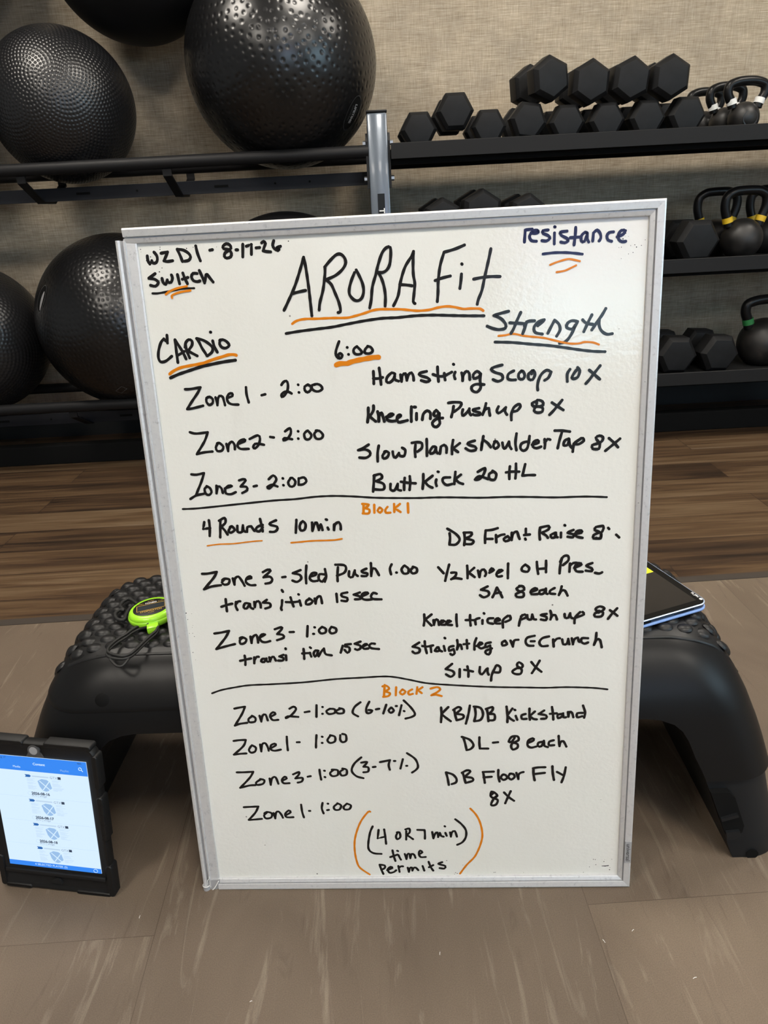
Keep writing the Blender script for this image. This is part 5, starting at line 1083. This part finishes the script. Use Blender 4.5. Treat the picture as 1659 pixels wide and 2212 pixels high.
zone two incline line|k|30|-2380,2797 -2305,2813 -2231,2824! -2283,2713 -2400,2534! -2332,2560 -2224,2575;-2149,2674 -2202,2630 -2191,2584 -2117,2591 -2103,2646 -2148,2683;-2043,2681 -2027,2589! -2002,2680 -1960,2697 -1936,2606;-1899,2659 -1822,2703 -1851,2731 -1896,2686 -1871,2613 -1790,2612;-1621,2779 -1562,2809 -1533,2769 -1605,2680 -1682,2636 -1655,2663 -1511,2651;-1416,2721 -1351,2732;-1247,2825 -1261,2645;-1169,2796 -1165,2796;-1177,2692 -1172,2692;-1067,2767 -1118,2732 -1089,2687 -1008,2703 -1004,2757 -1067,2767;-923,2764 -990,2729 -960,2693 -888,2700 -884,2754 -939,2773;-646,2856 -730,2786 -760,2697 -691,2642;-526,2862 -572,2765 -568,2693 -520,2692 -494,2727 -541,2737;-442,2744 -397,2752;-299,2812 -345,2679;-237,2766 -271,2722 -241,2686 -200,2721 -229,2766;-170,2788 -157,2788;-93,2799 -132,2648;-65,2709 -58,2705;-61,2869 32,2760 84,2661 42,2617 -47,2592
zone one lower line|k|30|-2443,2294 -2359,2305 -2271,2307! -2314,2211 -2461,2077! -2372,2088 -2283,2093;-2205,2209 -2242,2148 -2216,2104 -2159,2121 -2142,2183 -2193,2221;-2077,2231 -2071,2120! -2049,2231 -2004,2249 -1976,2192 -1966,2130;-1935,2167 -1859,2215 -1873,2240 -1925,2216 -1936,2154 -1884,2128 -1795,2145;-1695,2347 -1699,2236 -1697,2131;-1561,2256 -1523,2257;-1281,2363 -1295,2253 -1302,2167;-1207,2337 -1200,2334;-1214,2239 -1207,2239;-1093,2347 -1135,2280 -1101,2237 -1034,2260 -1029,2333 -1092,2357;-952,2356 -957,2283 -927,2245 -877,2269 -876,2355 -923,2374
zone three incline line|k|30|-2449,1792 -2349,1792 -2215,1798! -2275,1699 -2426,1539! -2288,1575 -2204,1579;-2128,1668 -2191,1621 -2178,1583 -2093,1601 -2071,1658 -2127,1678;-1993,1685 -1986,1580! -1960,1684 -1908,1703 -1876,1597;-1822,1644 -1752,1681 -1775,1710 -1820,1663 -1801,1605 -1718,1604;-1655,1746 -1569,1782 -1573,1744 -1628,1679! -1528,1686 -1541,1629 -1600,1611;-1452,1704 -1410,1713;-1278,1815 -1275,1739 -1265,1653;-1213,1798 -1205,1795;-1213,1696 -1205,1692;-1089,1802 -1134,1755 -1104,1708 -1029,1725 -1024,1801 -1105,1812;-949,1809 -993,1772 -972,1715 -905,1732 -900,1808 -956,1828;-683,2001 -787,1900 -827,1788 -767,1702 -671,1668;-688,1917 -606,1925 -660,1851! -595,1840 -599,1774 -665,1762;-529,1843 -493,1848;-427,1921 -287,1950! -308,1872 -295,1797;-231,1936 -215,1936;-108,1962 -147,1813;-64,1853 -53,1853;-47,2054 62,1959 98,1846 71,1790 12,1744
last zone one line|k|30|-2407,1216 -2302,1221 -2197,1225! -2249,1123 -2356,1002! -2272,1007 -2165,1017;-2081,1126 -2128,1072 -2102,1023 -2027,1040 -2015,1107 -2081,1132 -2120,1108;-1988,1113 -1971,1021! -1951,1118 -1913,1136 -1876,1080 -1860,1031;-1814,1073 -1742,1121 -1765,1152 -1817,1104 -1816,1049 -1776,1036 -1708,1039;-1581,1246 -1575,1125 -1557,1033;-1475,1141 -1459,1141;-1273,1271 -1290,1181 -1270,1096;-1201,1258 -1194,1256;-1215,1150 -1191,1155;-1062,1256 -1117,1203 -1100,1154 -1038,1159 -1012,1225 -1062,1262;-934,1248 -978,1200 -965,1158 -898,1163 -873,1223 -928,1254
orange bracket left of the note|o|26|-604,1114 -635,1112 -741,964 -812,792 -854,619 -861,443 -844,281 -802,161 -666,40
orange bracket right of the note|o|26|809,1147 890,1040 947,897 974,711 948,553 890,393 840,306 740,189 645,42
four or seven min note|k|30|-582,869 -625,761 -660,573 -654,470 -589,411 -479,398;-500,810 -520,666! -408,693;-420,816 -409,686 -403,570;-228,763 -256,698 -240,647 -195,683 -204,763 -240,763;-106,783 -112,639;-117,812 -61,825 -58,761 -103,718! -55,681 -14,645;53,802 156,797! 159,722 156,650;263,764 278,655! 305,734 336,755 345,676! 372,748 388,697 424,682;450,747 467,696;442,859 448,854;517,753 527,681! 541,753 584,774 612,680;595,973 683,887 741,786 738,671 688,585 614,542
time permits note|k|30|-316,459 -303,363 -282,274;-353,342 -246,385;-234,377 -218,333 -201,296;-249,448 -237,442;-142,391 -121,302! -105,383 -74,390 -65,316! -43,390 -7,375 9,323;60,381 111,417 81,447 61,403 83,337 157,336;-514,210 -494,128 -467,46;-514,210 -441,195 -443,150 -494,121;-408,112 -332,149 -355,171 -401,127 -373,67 -310,81 -278,111;-243,185 -230,81;-239,148 -207,177 -176,177;-109,154 -94,79! -78,146 -47,153 -43,101! -23,146 8,153 43,108;108,181 130,99;197,254 224,165 259,98;199,158 262,195;393,245 337,216 434,178 420,134 353,142
kickstand line|k|32|439,2751 442,2647 432,2527;537,2756 442,2654! 493,2601 564,2540;615,2717 626,2635 644,2553;602,2710 669,2753 707,2723 633,2650! 731,2633 730,2581 644,2553;826,2772 804,2639 768,2498;891,2748 902,2637 881,2533;879,2756 970,2732 1001,2635 967,2553 887,2533;1054,2708 1066,2626 1072,2529;1041,2715 1127,2743 1126,2691 1073,2640! 1152,2631 1151,2549 1078,2543;1316,2746 1328,2627 1327,2508;1394,2715 1328,2612! 1361,2567 1413,2529;1439,2603 1459,2543;1424,2696 1432,2690;1570,2629 1518,2608 1524,2556 1583,2555;1622,2710 1622,2621 1629,2539;1694,2664 1629,2598! 1674,2553 1720,2544;1817,2676 1746,2626! 1844,2601 1844,2557 1779,2551;1921,2725 1935,2629 1942,2532;1896,2622 1987,2628;2065,2618 2000,2605 2007,2553 2059,2582 2071,2626! 2078,2566 2111,2566;2135,2646 2143,2572! 2155,2646 2188,2631 2208,2564;2330,2627 2259,2622 2260,2562 2325,2576;2332,2738 2362,2634 2351,2553
deadlift eight each line|k|32|730,2287 754,2188 772,2088;710,2295 816,2248 867,2163 826,2102 772,2088;949,2283 947,2199 953,2108! 1066,2105;1133,2196 1200,2202;1425,2266 1385,2206 1345,2207 1385,2281 1464,2287 1477,2227 1398,2183 1378,2130 1404,2083 1464,2113 1464,2166 1411,2190;1603,2179 1682,2222 1669,2253 1609,2216 1603,2141 1649,2109 1715,2123;1814,2197 1748,2183 1742,2130 1788,2129 1820,2212! 1827,2136 1874,2112;1952,2217 1893,2195 1893,2142 1959,2141;2017,2284 2024,2193 2032,2124! 2044,2185 2083,2199 2124,2115
floor fly line|k|32|482,1740 502,1645 516,1537;482,1740 573,1705 624,1636 616,1576 557,1550;713,1729 734,1641 750,1567;701,1729 771,1768 817,1747 734,1661! 838,1646 849,1599 755,1567;995,1731 1006,1650 1016,1562;990,1737 1140,1741;1000,1650 1110,1659;1203,1767 1202,1673 1219,1579;1266,1692 1236,1646 1276,1605 1323,1638 1300,1685 1266,1692;1363,1704 1340,1651 1380,1610 1426,1649 1409,1696 1363,1704;1450,1716 1478,1615! 1478,1682 1507,1715 1547,1727;1684,1785 1685,1692 1702,1591;1679,1785 1747,1797 1844,1798;1685,1692 1839,1709;1941,1813 1948,1700 1966,1593;2005,1719 2102,1657;2123,1790 2102,1657 2070,1551
eight times line|k|32|1136,1397 1094,1350 1135,1316 1187,1349 1147,1404 1107,1418! 1094,1364 1111,1323 1192,1280 1168,1205 1110,1192 1104,1227 1146,1315 1187,1349;1281,1402 1344,1326 1419,1263;1373,1421 1332,1319 1297,1224
'''
for ln in WRITING.strip().splitlines():
    nm, c, w, body = ln.split('|')
    sts = []
    for s_ in body.split(';'):
        st_ = []
        for p_ in s_.split():
            cn = p_.endswith('!'); a_, b_ = p_.rstrip('!').split(','); st_.append((int(a_) * 1e-4, int(b_) * 1e-4, cn))
        sts.append(st_)
    ink(nm, c, int(w) * 1.12e-4, sts)
# dried marker smudges
bm = bmesh.new()
rs = random.Random(5)
for cx, cy, wx, wy, n_ in ((.265, .018, .018, .010, 10), (-.275, .855, .012, .02, 10), (.272, .845, .016, .02, 14), (-.284, .40, .004, .05, 10), (-.27, .875, .2, .004, 12), (.1, .004, .16, .002, 10)):
    for k in range(n_):
        x, y = cx + rs.uniform(-wx, wx), cy + rs.uniform(-wy, wy)
        if abs(x) > IW - .002 or not .001 < y < IH - .004: continue
        r_ = rs.uniform(.0003, .0008)
        bm.faces.new([bm.verts.new((x + r_ * math.cos(a * math.pi / 3) * rs.uniform(.8, 1.4), y + r_ * math.sin(a * math.pi / 3), .00016)) for a in range(6)])
bm.faces.new([bm.verts.new((x, y, .00016)) for x, y in ((.2665, .0148), (.272, .0144), (.277, .0158), (.2765, .0166), (.2725, .0160), (.2665, .0156))])
for f in bm.faces:
    f.normal_update()
    if f.normal.z < 0: f.normal_flip()
me = bpy.data.meshes.new('marker_smudge'); bm.to_mesh(me); bm.free()
link('marker_smudge', me, M_INK['k'], panel)

# a few pale lint specks on the tiles
bm = bmesh.new(); rs = random.Random(11)
for x, y in ((.043, .650), (.031, .556), (-.378, .728), (.305, .668), (.262, .655), (-.20, .60), (.36, .60)):
    a = rs.uniform(0, 3.1); l = rs.uniform(.0010, .0030)
    tube(bm, [(x - l * math.cos(a), y - l * math.sin(a), .0006), (x, y + .0003, .0010), (x + l * math.cos(a), y + l * math.sin(a), .0006)], .00035, 5)
lt = tag(obj('lint_specks', bm, M_WHITE), 'tiny pale lint specks scattered on the brown floor tiles', 'lint'); lt['kind'] = 'stuff'
